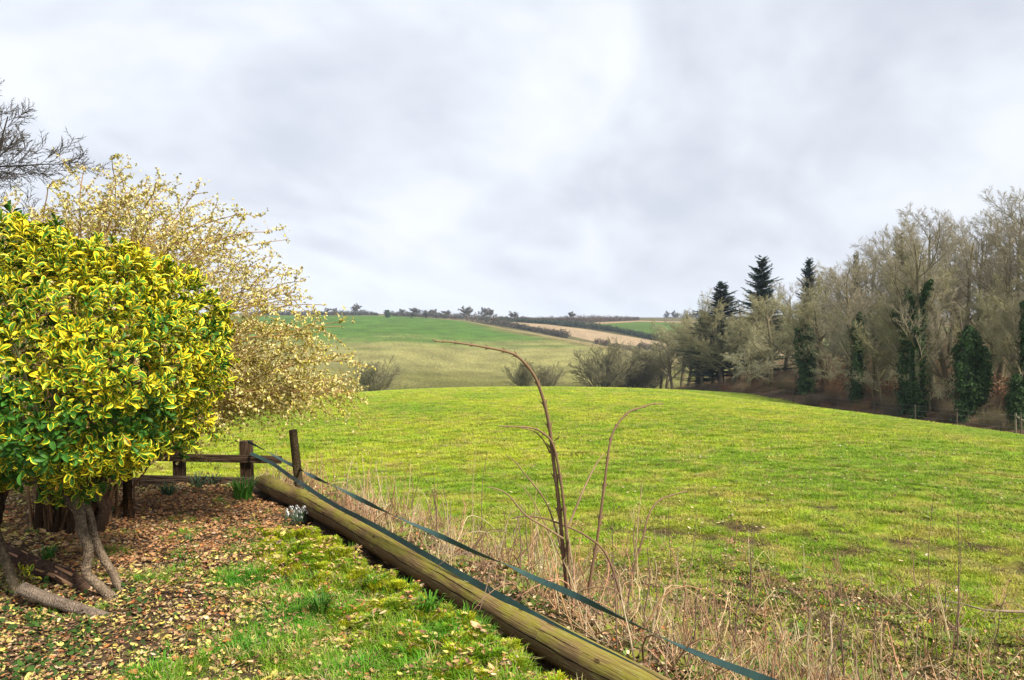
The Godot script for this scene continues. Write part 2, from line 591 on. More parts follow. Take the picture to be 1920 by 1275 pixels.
func far_land() -> void:
	var LOW := [[0, 745], [3000, 745]]
	var B1 := [[0, 591], [640, 592], [740, 592], [800, 596], [870, 602], [950, 618], [1000, 627], [1065, 639], [1130, 652], [1205, 668], [1300, 684], [1700, 700], [2600, 720]]
	var B1b := [[0, 591], [640, 592], [740, 592], [800, 595.6], [870, 601], [950, 616], [1000, 624], [1065, 635.5], [1130, 646.5], [1205, 661], [1300, 676], [1700, 690], [2600, 712]]
	var S0 := [[0, 590.8], [740, 591.5], [800, 595], [870, 600], [930, 606], [985, 616], [1069, 630], [1120, 641], [1208, 650], [1300, 660], [1700, 676], [2600, 700]]
	var S1 := [[0, 590.6], [740, 591], [800, 594], [870, 598], [930, 601], [950, 603], [1027, 608.5], [1104, 618], [1227, 639], [1300, 648], [1700, 668], [2600, 690]]
	var V0 := [[0, 590.4], [740, 590.8], [930, 600], [1027, 606.5], [1085, 608], [1116, 613], [1154, 619], [1220, 630], [1300, 640], [1700, 660], [2600, 680]]
	var V1 := [[0, 590.2], [740, 590.6], [930, 599.4], [1027, 605], [1085, 607.2], [1112, 608.5], [1198, 603.2], [1258, 604.7], [1320, 606], [1700, 612], [2600, 620]]
	var V2 := [[0, 590], [740, 590.4], [930, 599], [1027, 604.6], [1085, 606], [1198, 601], [1258, 602.6], [1320, 603], [1700, 606], [2600, 610]]
	var TOP := [[0, 400], [3000, 400]]
	parcel("crop_field", -700, 2600, LOW, B1, 70, func(x, d, t):
		var w := n1.get_noise_2d(x * 0.02, d * 0.05) + 0.6 * n2.get_noise_2d(x * 0.012, d * 0.11)
		var v: float = (d - 235.0) / 330.0 + 0.10 * w - 0.00035 * x
		var c := Color(0.17, 0.165, 0.042).lerp(Color(0.34, 0.32, 0.11), ss(0.05, 0.28, v + 0.09 * n2.get_noise_2d(x * 0.03, d * 0.2)))
		c = c.lerp(Color(0.11, 0.215, 0.028), ss(0.40, 0.66, v + 0.10 * n2.get_noise_2d(x * 0.02 + 50.0, d * 0.16)))
		c = c.lerp(Color(0.24, 0.20, 0.075), 0.8 * ss(0.86, 0.99, t + 0.06 * n2.get_noise_2d(x * 0.05, d * 0.05)) * ss(-60.0, 0.0, x))
		return shade(c, 1.0 + 0.5 * n2.get_noise_2d(x * 0.09, d * 0.09)))
	parcel("grass_margin", -700, 2600, B1, B1b, 2, func(x, d, t): return shade(Color(0.36, 0.29, 0.13), 1.0 + 0.3 * n2.get_noise_2d(x * 0.2, d * 0.2)))
	parcel("rough_margin", -700, 2600, B1b, S0, 3, func(x, d, t): return shade(Color(0.18, 0.165, 0.07), 1.0 + 0.5 * n2.get_noise_2d(x * 0.15, d * 0.15)))
	parcel("stubble_field", -700, 2600, S0, S1, 14, func(x, d, t): return shade(Color(0.52, 0.385, 0.235), 1.0 + 0.25 * n2.get_noise_2d(x * 0.15, d * 0.05)))
	parcel("rough_margin", -700, 2600, S1, V0, 3, func(x, d, t): return shade(Color(0.13, 0.12, 0.05), 1.0 + 0.4 * n2.get_noise_2d(x * 0.1, d * 0.1)))
	parcel("crop_field", -700, 2600, V0, V1, 10, func(x, d, t): return shade(Color(0.12, 0.20, 0.04), 1.0 + 0.3 * n2.get_noise_2d(x * 0.05, d * 0.05)))
	parcel("stubble_field", -700, 2600, V1, V2, 3, func(x, d, t): return shade(Color(0.46, 0.32, 0.19), 1.0 + 0.2 * n2.get_noise_2d(x * 0.1, d * 0.1)))
	parcel("hill_top", -700, 2600, V2, TOP, 6, func(x, d, t): return shade(Color(0.17, 0.15, 0.07), 1.0 + 0.3 * n2.get_noise_2d(x * 0.05, d * 0.05)), 12.0)
	# the land goes on behind and beyond, out of sight
	var mb := MB.new()
	var rr := [0.6, 30.0, 90.0, 236.0, 800.0, 1600.0, 4500.0]
	for j in rr.size():
		for i in 73:
			var t := i * TAU / 72.0
			var x: float = rr[j] * sin(t)
			var d: float = rr[j] * cos(t)
			var h := -1.2
			if d > 1.0: h = T(x, d) - 4.0 - 0.004 * rr[j]
			elif rr[j] > 100.0: h = -6.0
			mb.v.append(Vector3(x, h, -d)); mb.n.append(Vector3.UP); mb.c.append(Color(0.14, 0.15, 0.05))
	for j in rr.size() - 1:
		for i in 72:
			var a := j * 73 + i
			mb.i.append_array(PackedInt32Array([a, a + 74, a + 1, a, a + 73, a + 74]))
	var o := part(self, "ground", mb.mesh(), M["turf"])
	tag(o, "", "", "", "structure")

# ------------------------------------------------------------------ trees
func branch(L: Array, lvl: int, p: Vector3, dir: Vector3, length: float, r: float, g: RandomNumberGenerator) -> void:
	var P: Dictionary = L[lvl]
	var mb: MB = P.mb
	if lvl == L.size() - 1:
		var q := p + dir * length
		var c := vary(P.col, g)
		if length > 0.5:
			var mid := p + dir * length * 0.5 + rdir(g) * length * 0.08
			mb.spike(p, mid, r, c)
			q += rdir(g) * length * 0.15 + Vector3.UP * P.up * length
			mb.spike(mid - (mid - p) * 0.1, q, r * 0.75, c)
		else:
			mb.spike(p, q, r, c)
		return
	var n: int = P.n
	var pts := PackedVector3Array([p])
	var rad := PackedFloat32Array([r])
	var d := dir
	var q := p
	for k in n:
		d = (d + rdir(g) * P.w + Vector3.UP * P.up).normalized()
		q += d * (length / n)
		pts.append(q)
		rad.append(r * lerpf(1.0, P.tip, float(k + 1) / n))
	var col := vary(P.col, g, 0.15)
	mb.tube(pts, rad, P.sides, col, vary(P.col2 if P.has("col2") else P.col, g, 0.15))
	var m: int = P.kids
	for j in m:
		var t: float = lerpf(P.start, 1.0, (j + g.randf()) / m)
		var f := t * n
		var k := mini(int(f), n - 1)
		var at := pts[k].lerp(pts[k + 1], f - k)
		var ax := (pts[k + 1] - pts[k]).normalized()
		var side := ax.cross(rdir(g)).normalized()
		if P.has("flat"): side = (side - Vector3.UP * side.y * P.flat).normalized()
		var an: float = P.ang * g.randf_range(0.65, 1.3)
		var cd := ax * cos(an) + side * sin(an)
		var rr: float = lerpf(r, r * P.tip, t)
		var ln: float = length * P.ratio * g.randf_range(0.7, 1.15) * lerpf(1.0, P.get("taper", 0.6), t)
		branch(L, lvl + 1, at, cd, ln, maxf(rr * P.thin, P.get("least", least)), g)

# every bare tree kind is grown once: {trunk, crown, h}
func bare_tree(sd: int, h: float, kind: String) -> Dictionary:
	var g := rng_of(sd)
	var tk := MB.new()
	var cr := MB.new()
	var olive := Color(0.28, 0.262, 0.15)
	var grey := Color(0.27, 0.235, 0.17)
	var moss := Color(0.30, 0.285, 0.13)
	var lich := Color(0.46, 0.43, 0.27)
	var bark := Color(0.17, 0.145, 0.09)
	olive = shade(olive, tone); grey = shade(grey, tone); moss = shade(moss, tone); lich = shade(lich, minf(1.0, tone * 1.1)); bark = shade(bark, tone)
	if tone < 0.5:
		olive = shade(Color(0.30, 0.26, 0.20), tone); moss = olive
	match kind:
		"tall":
			var L := [
				{"mb": tk, "n": 9, "w": 0.10, "up": 0.12, "tip": 0.25, "sides": 8, "col": bark, "kids": 17, "start": 0.25, "ang": 0.75, "ratio": 0.42, "thin": 0.5, "taper": 0.55},
				{"mb": tk, "n": 6, "w": 0.16, "up": 0.10, "tip": 0.3, "sides": 5, "col": shade(bark, 1.2), "kids": 11, "start": 0.15, "ang": 0.75, "ratio": 0.46, "thin": 0.5},
				{"mb": cr, "n": 3, "w": 0.2, "up": 0.08, "tip": 0.4, "sides": 3, "col": grey, "kids": 9, "start": 0.1, "ang": 0.65, "ratio": 0.55, "thin": 0.5},
				{"mb": cr, "n": 2, "w": 0.2, "up": 0.06, "tip": 0.5, "sides": 3, "col": olive, "kids": 5, "start": 0.1, "ang": 0.7, "ratio": 0.75, "thin": 0.6},
				{"mb": cr, "up": 0.1, "col": grey}]
			branch(L, 0, Vector3.ZERO, Vector3.UP, h * 0.92, h * 0.017, g)
		"round":
			var L := [
				{"mb": tk, "n": 6, "w": 0.14, "up": 0.1, "tip": 0.4, "sides": 8, "col": bark, "kids": 15, "start": 0.22, "ang": 0.95, "ratio": 0.62, "thin": 0.55, "taper": 0.6},
				{"mb": tk, "n": 6, "w": 0.2, "up": 0.07, "tip": 0.3, "sides": 5, "col": shade(bark, 1.3), "kids": 11, "start": 0.2, "ang": 0.75, "ratio": 0.42, "thin": 0.5},
				{"mb": cr, "n": 3, "w": 0.22, "up": 0.05, "tip": 0.4, "sides": 3, "col": olive, "kids": 9, "start": 0.1, "ang": 0.7, "ratio": 0.6, "thin": 0.5},
				{"mb": cr, "n": 2, "w": 0.2, "up": 0.02, "tip": 0.5, "sides": 3, "col": moss, "kids": 7, "start": 0.1, "ang": 0.7, "ratio": 0.85, "thin": 0.6},
				{"mb": cr, "up": 0.02, "col": olive}]
			branch(L, 0, Vector3.ZERO, Vector3.UP, h * 0.72, h * 0.02, g)
		"lichen":
			var L := [
				{"mb": tk, "n": 6, "w": 0.2, "up": 0.06, "tip": 0.35, "sides": 8, "col": bark, "kids": 13, "start": 0.2, "ang": 1.05, "ratio": 0.75, "thin": 0.5, "taper": 0.6},
				{"mb": cr, "n": 7, "w": 0.22, "up": -0.03, "tip": 0.3, "sides": 5, "col": moss, "col2": lich, "kids": 12, "start": 0.15, "ang": 0.8, "ratio": 0.4, "thin": 0.5},
				{"mb": cr, "n": 3, "w": 0.28, "up": -0.04, "tip": 0.4, "sides": 3, "col": lich, "kids": 9, "start": 0.1, "ang": 0.75, "ratio": 0.6, "thin": 0.55},
				{"mb": cr, "n": 2, "w": 0.25, "up": -0.02, "tip": 0.5, "sides": 3, "col": lich, "kids": 4, "start": 0.1, "ang": 0.7, "ratio": 0.8, "thin": 0.65},
				{"mb": cr, "up": 0.0, "col": lich}]
			branch(L, 0, Vector3.ZERO, Vector3(0.1, 1, 0).normalized(), h * 0.75, h * 0.02, g)
		"bush":
			for k in 14:
				var t := g.randf() * TAU
				var dir := Vector3(cos(t) * g.randf_range(0.1, 0.95), 1.0, sin(t) * g.randf_range(0.1, 0.95)).normalized()
				var L := [
					{"mb": tk, "n": 5, "w": 0.16, "up": 0.06, "tip": 0.3, "sides": 4, "col": shade(bark, 1.1), "kids": 11, "start": 0.12, "ang": 0.6, "ratio": 0.5, "thin": 0.5},
					{"mb": cr, "n": 3, "w": 0.2, "up": 0.06, "tip": 0.4, "sides": 3, "col": olive, "kids": 9, "start": 0.1, "ang": 0.6, "ratio": 0.55, "thin": 0.5},
					{"mb": cr, "n": 2, "w": 0.2, "up": 0.04, "tip": 0.5, "sides": 3, "col": moss, "kids": 5, "start": 0.1, "ang": 0.6, "ratio": 0.75, "thin": 0.6},
					{"mb": cr, "up": 0.06, "col": shade(olive, 0.9)}]
				branch(L, 0, Vector3(cos(t), 0, sin(t)) * h * 0.03, dir, h * g.randf_range(0.65, 0.95), h * 0.012, g)
	return {"trunk": tk.mesh(), "crown": cr.mesh(), "h": h}

func ivy_on(mb: MB, base: Vector3, top: Vector3, r0: float, r1: float, count: int, g: RandomNumberGenerator) -> void:
	for k in count:
		var t := pow(g.randf(), 0.9)
		var ax := base.lerp(top, t)
		var ph := g.randf() * TAU
		var lump := 0.72 + 0.9 * n2.get_noise_3d(cos(ph) * 2.0, t * 9.0 + base.x * 3.0, sin(ph) * 2.0)
		var r := lerpf(r0, r1, t) * (lump + 0.9 * n2.get_noise_3d(cos(ph) * 7.0, t * 30.0, sin(ph) * 7.0 + base.z)) * g.randf_range(0.35, 1.12) * (1.0 if t < 0.92 else (1.0 - t) / 0.08 * 0.7 + 0.3)
		var o := Vector3(cos(ph), 0.0, sin(ph))
		var p := ax + o * r
		var nrm := (o + Vector3.UP * 0.5 + rdir(g) * 0.6).normalized()
		var e := nrm.cross(rdir(g)).normalized() * g.randf_range(0.05, 0.12)
		var f := nrm.cross(e.normalized()) * e.length() * 0.9
		var c := vary(Color(0.034, 0.066, 0.019), g, 0.6)
		mb.quad(p - e, p + f, p + e * 0.9, p - f * 1.2, c)

func ivy_tree(sd: int, h: float) -> Dictionary:
	var g := rng_of(sd)
	var tr := bare_tree(sd + 7, h, "tall")
	var iv := MB.new()
	ivy_on(iv, Vector3(0, 0.0, 0), Vector3(0.1, h * 0.62, 0), h * 0.055, h * 0.04, 11000, g)
	for k in 5:
		var b := Vector3(0, h * g.randf_range(0.3, 0.6), 0)
		var e := b + Vector3(g.randf_range(-1, 1), g.randf_range(0.8, 1.6), g.randf_range(-1, 1)) * h * 0.12
		ivy_on(iv, b, e, h * 0.03, h * 0.02, 1600, g)
	tr["ivy"] = iv.mesh()
	return tr

func ivy_stump(sd: int, h: float, w: float) -> Dictionary:   # a whole tree lost under ivy
	var g := rng_of(sd)
	var tk := MB.new()
	var L := [
		{"mb": tk, "n": 6, "w": 0.12, "up": 0.1, "tip": 0.4, "sides": 7, "col": Color(0.12, 0.10, 0.07), "kids": 10, "start": 0.4, "ang": 0.6, "ratio": 0.35, "thin": 0.5},
		{"mb": tk, "n": 3, "w": 0.2, "up": 0.1, "tip": 0.4, "sides": 3, "col": Color(0.2, 0.17, 0.1), "kids": 5, "start": 0.3, "ang": 0.6, "ratio": 0.6, "thin": 0.5},
		{"mb": tk, "up": 0.1, "col": Color(0.22, 0.18, 0.1)}]
	branch(L, 0, Vector3.ZERO, Vector3.UP, h * 0.95, h * 0.03, g)
	var iv := MB.new()
	ivy_on(iv, Vector3(0, 0, 0), Vector3(0, h * 0.9, 0), w * 1.0, w * 0.55, 17000, g)
	for k in 7:
		var t := g.randf() * TAU
		var b := Vector3(cos(t) * w * 0.5, h * g.randf_range(0.15, 0.6), sin(t) * w * 0.5)
		ivy_on(iv, b, b + Vector3(cos(t) * w * 0.5, h * 0.3, sin(t) * w * 0.5), w * 0.55, w * 0.3, 2600, g)
	return {"trunk": tk.mesh(), "crown": iv.mesh(), "h": h}

func conifer(sd: int, h: float, spread: float, col: Color) -> Dictionary:
	var g := rng_of(sd)
	var tk := MB.new()
	var nd := MB.new()
	tk.tube(PackedVector3Array([Vector3.ZERO, Vector3(0.05, h * 0.5, 0), Vector3(0, h * 0.985, 0)]), PackedFloat32Array([h * 0.02, h * 0.012, 0.02]), 7, Color(0.12, 0.09, 0.06), Color(0.1, 0.09, 0.05))
	var y := h * 0.12
	while y < h * 0.985:
		var f := 1.0 - y / h
		var nb := 6
		for k in nb:
			if g.randf() < 0.2: continue
			var t := (k + g.randf()) * TAU / nb
			var ln := spread * pow(f, 0.62) * (0.75 + 0.55 * n1.get_noise_3d(cos(t) * 1.5, y * 0.5 + sd, sin(t) * 1.5)) * g.randf_range(0.4, 1.15) + 0.15
			var o := Vector3(cos(t), lerpf(0.9, 0.1, minf(1.0, f * 1.8)) + g.randf_range(-0.2, 0.2), sin(t)).normalized()
			var pts := PackedVector3Array()
			var p := Vector3(0, y + g.randf_range(-0.4, 0.4), 0)
			var ns := 6
			var dir := o
			for s in ns + 1:
				pts.append(p)
				dir = (dir + Vector3.UP * (-0.05 if s < 3 else 0.10) + rdir(g) * 0.06).normalized()
				p += dir * ln / ns
			tk.tube(pts, PackedFloat32Array([0.03, 0.028, 0.025, 0.02, 0.016, 0.012, 0.006]), 3, Color(0.1, 0.085, 0.05), col)
			var m := int(10 + ln * 14.0)
			for s in m:
				var q := (s + g.randf()) / m * ns
				var kk := mini(int(q), ns - 1)
				var at := pts[kk].lerp(pts[kk + 1], q - kk)
				var ax := (pts[kk + 1] - pts[kk]).normalized()
				var sd2 := ax.cross(Vector3.UP).normalized() * (1.0 if s % 2 == 0 else -1.0)
				var w := (ax * 0.7 + sd2 * g.randf_range(0.3, 1.0) + Vector3.UP * g.randf_range(-0.45, 0.25)).normalized()
				var tl := g.randf_range(0.4, 0.85) * (0.45 + 0.55 * (1.0 - q / ns)) * minf(1.0, 0.4 + ln * 0.35)
				var c := vary(col, g, 0.35)
				var up := w.cross(ax).normalized()
				var ww := w.cross(up).normalized() * tl * 0.16
				var hang := Vector3.DOWN * tl * 0.12
				nd.tri(at - ww * 0.6, at + w * tl + hang, at + ww * 0.6, c)
				nd.tri(at + w * tl * 0.2 - up * tl * 0.13, at + w * tl * 0.85 + hang, at + w * tl * 0.2 + up * tl * 0.13, c)
				nd.tri(at + w * tl * 0.3, at + w * tl * 0.75 + ww * 2.2, at + w * tl * 0.55, c)
				nd.tri(at + w * tl * 0.3, at + w * tl * 0.55, at + w * tl * 0.75 - ww * 2.2, c)
		y += lerpf(0.18, 0.36, f) * (h / 16.0)
	return {"trunk": tk.mesh(), "crown": nd.mesh(), "h": h}

func put_tree(tr: Dictionary, called: String, label: String, category: String, group: String, at: Vector3, h: float, wide := 1.0, turn := 0.0, crown := "crown", cm := "twig") -> Node3D:
	var o := thing(called, label, category, at, group)
	o.rotation.y = turn
	var s: float = h / tr.h
	o.scale = Vector3(s * wide, s, s * wide)
	part(o, "trunk", tr.trunk, M["bark"])
	part(o, crown, tr.crown, M[cm])
	if tr.has("ivy"):
		part(o, "ivy", tr.ivy, M["ivy"])
	return o

func wood() -> void:
	var tall := [bare_tree(101, 16.0, "tall"), bare_tree(102, 16.0, "tall"), bare_tree(103, 15.0, "tall")]
	var rnd := [bare_tree(111, 13.0, "round"), bare_tree(112, 13.0, "round"), bare_tree(113, 12.0, "round")]
	var lich := [bare_tree(121, 9.0, "lichen"), bare_tree(122, 9.0, "lichen")]
	least = 0.02
	tone = 0.6
	var bush := [bare_tree(131, 6.0, "bush"), bare_tree(132, 6.0, "bush")]
	least = 0.010
	tone = 0.92
	var ivy := [ivy_tree(141, 16.0), ivy_tree(142, 15.0)]
	var g := rng_of(77)
	var tall_l := ["tall bare ash tree with upswept grey twigs in the wood", "tall bare tree with forking limbs against the sky in the wood", "slender bare tree with open grey crown in the wood"]
	var rnd_l := ["broad bare tree with dense olive twigs in the wood", "spreading bare tree with mossy green twigs in the wood", "low-crowned bare tree with brownish twigs in the wood"]
	# [photo x, distance, photo y of the top, kind, variant, width]
	var L := [
		[1225, 152, 652, 1, 1, 1.2], [1250, 146, 628, 1, 2, 1.2], [1278, 134, 606, 1, 1, 1.2], [1305, 130, 590, 1, 2, 1.2], [1335, 116, 596, 1, 1, 1.1], [1375, 104, 590, 1, 0, 1.1], [1238, 150, 640, 1, 0, 1.15], [1262, 138, 622, 1, 2, 1.1], [1290, 128, 596, 1, 1, 1.05], [1318, 120, 604, 1, 0, 1.0], [1352, 110, 578, 1, 2, 1.0],
		[1385, 112, 566, 0, 0, 1.2], [1402, 94, 580, 1, 1, 1.0], [1447, 88, 556, 1, 0, 0.95], [1470, 98, 535, 0, 2, 1.1], [1498, 82, 560, 1, 2, 1.0], [1545, 90, 520, 0, 1, 1.1],
		[1548, 74, 552, 1, 1, 1.0], [1590, 78, 492, 0, 0, 1.05], [1610, 66, 505, 0, 2, 1.0], [1640, 84, 462, 0, 1, 1.1], [1668, 72, 448, 0, 2, 1.05], [1712, 66, 430, 0, 0, 1.1],
		[1748, 62, 408, 0, 1, 1.1], [1782, 70, 430, 0, 2, 1.1], [1812, 58, 424, 0, 0, 1.0], [1845, 64, 428, 0, 1, 1.05], [1872, 54, 410, 0, 2, 1.0], [1902, 58, 372, 0, 0, 1.1],
		[1940, 50, 380, 0, 1, 1.1], [1990, 54, 360, 0, 2, 1.1], [2060, 48, 350, 0, 0, 1.1], [1700, 58, 520, 1, 0, 0.9], [1780, 52, 520, 1, 2, 0.85], [1850, 50, 540, 1, 1, 0.85],
		[1640, 62, 570, 1, 1, 0.85], [1915, 46, 560, 1, 0, 0.8], [2010, 44, 520, 1, 2, 0.8], [1420, 100, 600, 1, 1, 1.0], [1330, 135, 600, 0, 1, 1.1], [1440, 118, 560, 0, 0, 1.2],
		[1515, 108, 530, 0, 2, 1.2], [1565, 96, 512, 0, 0, 1.2], [1620, 92, 500, 0, 1, 1.2], [1690, 88, 470, 0, 0, 1.2], [1755, 82, 455, 0, 2, 1.2], [1830, 78, 450, 0, 1, 1.2], [1890, 72, 430, 0, 0, 1.2]]
	for t in L:
		var u: float = (t[0] - 960.0) / F
		var d: float = t[1]
		var b := Vector3(u * d, T(u * d, d) - 0.15, -d)
		var h: float = EYE - (t[2] - 637.5) / F * d - b.y
		if t[3] == 0:
			put_tree(tall[t[4]], "bare_tree", tall_l[t[4]], "tree", "tall bare trees of the wood", b, h * 0.98, t[5] * 16.0 / h * 0.95, g.randf() * TAU)
		else:
			put_tree(rnd[t[4]], "bare_tree", rnd_l[t[4]], "tree", "broad bare trees of the wood", b, h * 1.22, t[5] * minf(1.1, 12.5 / h), g.randf() * TAU)
	for t in [[1650, 60, 590, 0, "pale lichen-covered tree with drooping tangled boughs at wood edge", 1.15], [1405, 86, 610, 1, "lichen-grey tree leaning out beside the twin dark firs", 1.0], [1745, 52, 640, 1, "pale twisted tree with crooked bough between ivy trunks", 1.0], [1560, 72, 620, 0, "grey-green lichen tree beside the dark yew at wood edge", 0.9]]:
		var u: float = (t[0] - 960.0) / F
		var d: float = t[1]
		var b := Vector3(u * d, T(u * d, d) - 0.15, -d)
		put_tree(lich[t[3]], "lichen_tree", t[4], "tree", "", b, EYE - (t[2] - 637.5) / F * d - b.y, t[5], g.randf() * TAU)
	for t in [[1722, 50.5, 430, 0, "tall tree with dark ivy climbing its whole trunk, twiggy top"], [1606, 60, 500, 1, "leaning tree with ivy up its trunk beside brown spruce"], [1698, 53, 460, 1, "ivy-clad tree standing close behind another ivy trunk"], [1925, 44, 470, 0, "ivy-clad tree beside the rail at the field corner"]]:
		var u: float = (t[0] - 960.0) / F
		var d: float = t[1]
		var b := Vector3(u * d, T(u * d, d) - 0.15, -d)
		put_tree(ivy[t[3]], "ivy_tree", t[4], "tree", "", b, EYE - (t[2] - 637.5) / F * d - b.y, 0.95, g.randf() * TAU)
	# trees wholly under ivy
	var s1 := ivy_stump(151, 8.0, 1.5)
	for t in [[1818, 46, 592, 0.8, "broad dark green ivy column swallowing a dead tree"], [1512, 74, 592, 0.72, "dark evergreen yew mass in front of grey twigs"], [1908, 41, 690, 1.0, "dark ivy bush by the rail at the field corner"]]:
		var u: float = (t[0] - 960.0) / F
		var d: float = t[1]
		var b := Vector3(u * d, T(u * d, d) - 0.15, -d)
		put_tree(s1, "ivy_column", t[4], "ivy", "", b, EYE - (t[2] - 637.5) / F * d - b.y, t[3], g.randf() * TAU, "foliage", "ivy")
	# firs standing out above the bare crowns
	var dark := Color(0.025, 0.055, 0.034)
	var fir := [conifer(161, 18.0, 6.6, dark), conifer(162, 18.0, 5.2, dark), conifer(163, 17.0, 4.6, Color(0.085, 0.09, 0.035))]
	for t in [[1316, 122, 592, 0, "dark fir at the outer end of the wood, half hidden", 1.5], [1352, 112, 530, 0, "bushy dark fir with broad rounded top above bare trees", 1.75], [1428, 100, 482, 0, "tallest dark fir with ragged spreading top above bare trees", 1.3], [1517, 104, 484, 1, "narrow dark fir tip rising alone above grey twigs", 1.05], [1690, 70, 440, 2, "brownish spruce with narrow tip among tall bare trees", 0.8], [1605, 82, 475, 2, "brown-green spruce half hidden behind ivy tree", 0.7]]:
		var u: float = (t[0] - 960.0) / F
		var d: float = t[1]
		var b := Vector3(u * d, T(u * d, d) - 0.15, -d)
		put_tree(fir[t[3]], "fir_tree", t[4], "tree", "", b, EYE - (t[2] - 637.5) / F * d - b.y, t[5], g.randf() * TAU, "crown", "needle")
	# shrubs at the foot of the field and along the wood edge
	for t in [[705, 128, 672, 1.3, 0, "lone rounded bare thorn bush beyond the pasture crest"], [985, 132, 680, 1.1, 1, "brown bare bush in the dip, twin of its neighbour"], [1028, 136, 682, 1.1, 0, "brown bare bush in the dip behind the arching stem"], [1128, 140, 648, 1.35, 1, "larger bare bush with visible fan of limbs in the dip"], [1172, 146, 660, 1.2, 0, "bare bush between the fan-shaped one and the wood"], [1212, 150, 655, 1.2, 1, "bare bush at the outer end of the wood"]]:
		var u: float = (t[0] - 960.0) / F
		var d: float = t[1]
		var b := Vector3(u * d, T(u * d, d) - 0.1, -d)
		put_tree(bush[t[4]], "bare_bush", t[5], "bush", "", b, EYE - (t[2] - 637.5) / F * d - b.y, t[3], g.randf() * TAU, "twigs")
	# thicket under the trees: far too tangled to count
	var tb := MB.new()
	var gg := rng_of(9)
	for k in 260:
		var p := Vector3(gg.randf_range(-0.9, 0.9), 0, gg.randf_range(-0.9, 0.9))
		var q := p + Vector3(gg.randf_range(-0.6, 0.6), gg.randf_range(0.5, 1.9), gg.randf_range(-0.6, 0.6))
		tb.spike(p, q, 0.012, vary(Color(1, 1, 1), gg, 0.3))
		for j in 3:
			var m := p.lerp(q, gg.randf_range(0.3, 0.9))
			tb.spike(m, m + (rdir(gg) + Vector3.UP * 0.4) * 0.45, 0.008, vary(Color(1, 1, 1), gg, 0.3))
	var tm := tb.mesh()
	var xf := []
	var cl := PackedColorArray()
	for k in 800:
		var d := gg.randf_range(26.0, 150.0)
		var x := 27.5 + pow(gg.randf(), 1.1) * 34.0 + 1.5 * n1.get_noise_2d(d * 0.2, 3.0)
		if x / d > 0.95: continue
		var s := gg.randf_range(0.2, 0.6) + (x - 26.0) * 0.045
		xf.append(Transform3D(Basis(Vector3.UP, gg.randf() * TAU).scaled(Vector3(s, s * gg.randf_range(0.6, 1.2), s)), Vector3(x, T(x, d) - 0.1, -d)))
		cl.append(vary(Color(0.13, 0.11, 0.065).lerp(Color(0.20, 0.11, 0.055), pow(gg.randf(), 2.5)), gg))
	var u1 := multi(self, "undergrowth", tm, M["twig"], xf, cl)
	tag(u1, "tangled brown undergrowth beneath the bare trees", "undergrowth")
	# red-brown beech leaves held on low saplings
	var lb := MB.new()
	for k in 240:
		var p := rdir(gg) * Vector3(0.9, 0.9, 0.9) * pow(gg.randf(), 0.4) + Vector3(0, 1.1, 0)
		var e := rdir(gg) * 0.075
		var f := e.cross(rdir(gg)).normalized() * 0.05
		lb.quad(p - e, p + f, p + e, p - f, vary(Color(0.24, 0.12, 0.062), gg, 0.45))
	for k in 14:
		lb.spike(Vector3(gg.randf_range(-0.1, 0.1), 0, gg.randf_range(-0.1, 0.1)), rdir(gg) * 0.7 + Vector3(0, 1.3, 0), 0.014, Color(0.14, 0.10, 0.06))
	var lbm := lb.mesh()
	for t in [[1545, 74, 1.1], [1568, 70, 0.9], [1662, 61, 1.1], [1682, 60, 0.9], [1880, 49, 1.2], [1893, 48, 0.9]]:
		var u: float = (t[0] - 960.0) / F
		var d: float = t[1]
		var o := part(self, "beech_sapling", lbm, M["litter"])
		o.position = Vector3(u * d, T(u * d, d) - 0.05, -d)
		o.scale = Vector3.ONE * t[2]
		o.rotation.y = gg.randf() * TAU
		tag(o, "low beech sapling holding rust-brown dead leaves under the wood", "sapling", "rust-brown beech saplings")
	# stock fence along the foot of the wood
	var fn := thing("wire_fence", "low stock fence of grey stakes and wire along the wood", "fence", Vector3(26.0, T(26.0, 40.0), -40.0))
	var prev := Vector3.ZERO
	for k in 15:
		var d := 27.0 + k * 5.0 + gg.randf_range(-0.5, 0.5)
		var x := 25.7 + 0.25 * n1.get_noise_2d(d, 0.0)
		var b := Vector3(x, T(x, d), -d) - fn.position
		var mb := MB.new()
		var lean := Vector3(gg.randf_range(-0.05, 0.05), gg.randf_range(0.8, 1.1), gg.randf_range(-0.05, 0.05))
		mb.tube(PackedVector3Array([Vector3(0, -0.15, 0), lean * 0.5, lean]), PackedFloat32Array([0.04, 0.038, 0.035]), 7, Color(0.09, 0.075, 0.055), Color(0.11, 0.095, 0.075), true)
		var st := part(fn, "stake", mb.mesh(), M["bark"])
		st.position = b
		if k > 0:
			var wb := MB.new()
			for hh in [0.35, 0.7, 1.0]:
				wb.tube(PackedVector3Array([prev + Vector3(0, hh, 0), (prev + b) * 0.5 + Vector3(0, hh - 0.02, 0), b + Vector3(0, hh, 0)]), PackedFloat32Array([0.004, 0.004, 0.004]), 3, Color(0.2, 0.2, 0.2), Color(0.2, 0.2, 0.2))
			part(fn, "wire", wb.mesh(), M["bark"])
		prev = b
	# grey rail propped at the field corner
	var rb := px(1904, 806, 37.5)
	var rl := thing("leaning_rail", "weathered rail and stake at the corner of the pasture", "fence", Vector3(rb.x, T(rb.x, 37.5), -37.5))
	var m1 := MB.new()
	m1.tube(PackedVector3Array([Vector3(0, -0.1, 0), Vector3(0, 0.6, 0), Vector3(0.02, 1.1, 0)]), PackedFloat32Array([0.06, 0.055, 0.05]), 7, Color(0.14, 0.12, 0.085), Color(0.17, 0.15, 0.11), true)
	part(rl, "stake", m1.mesh(), M["bark"])
	var m2 := MB.new()
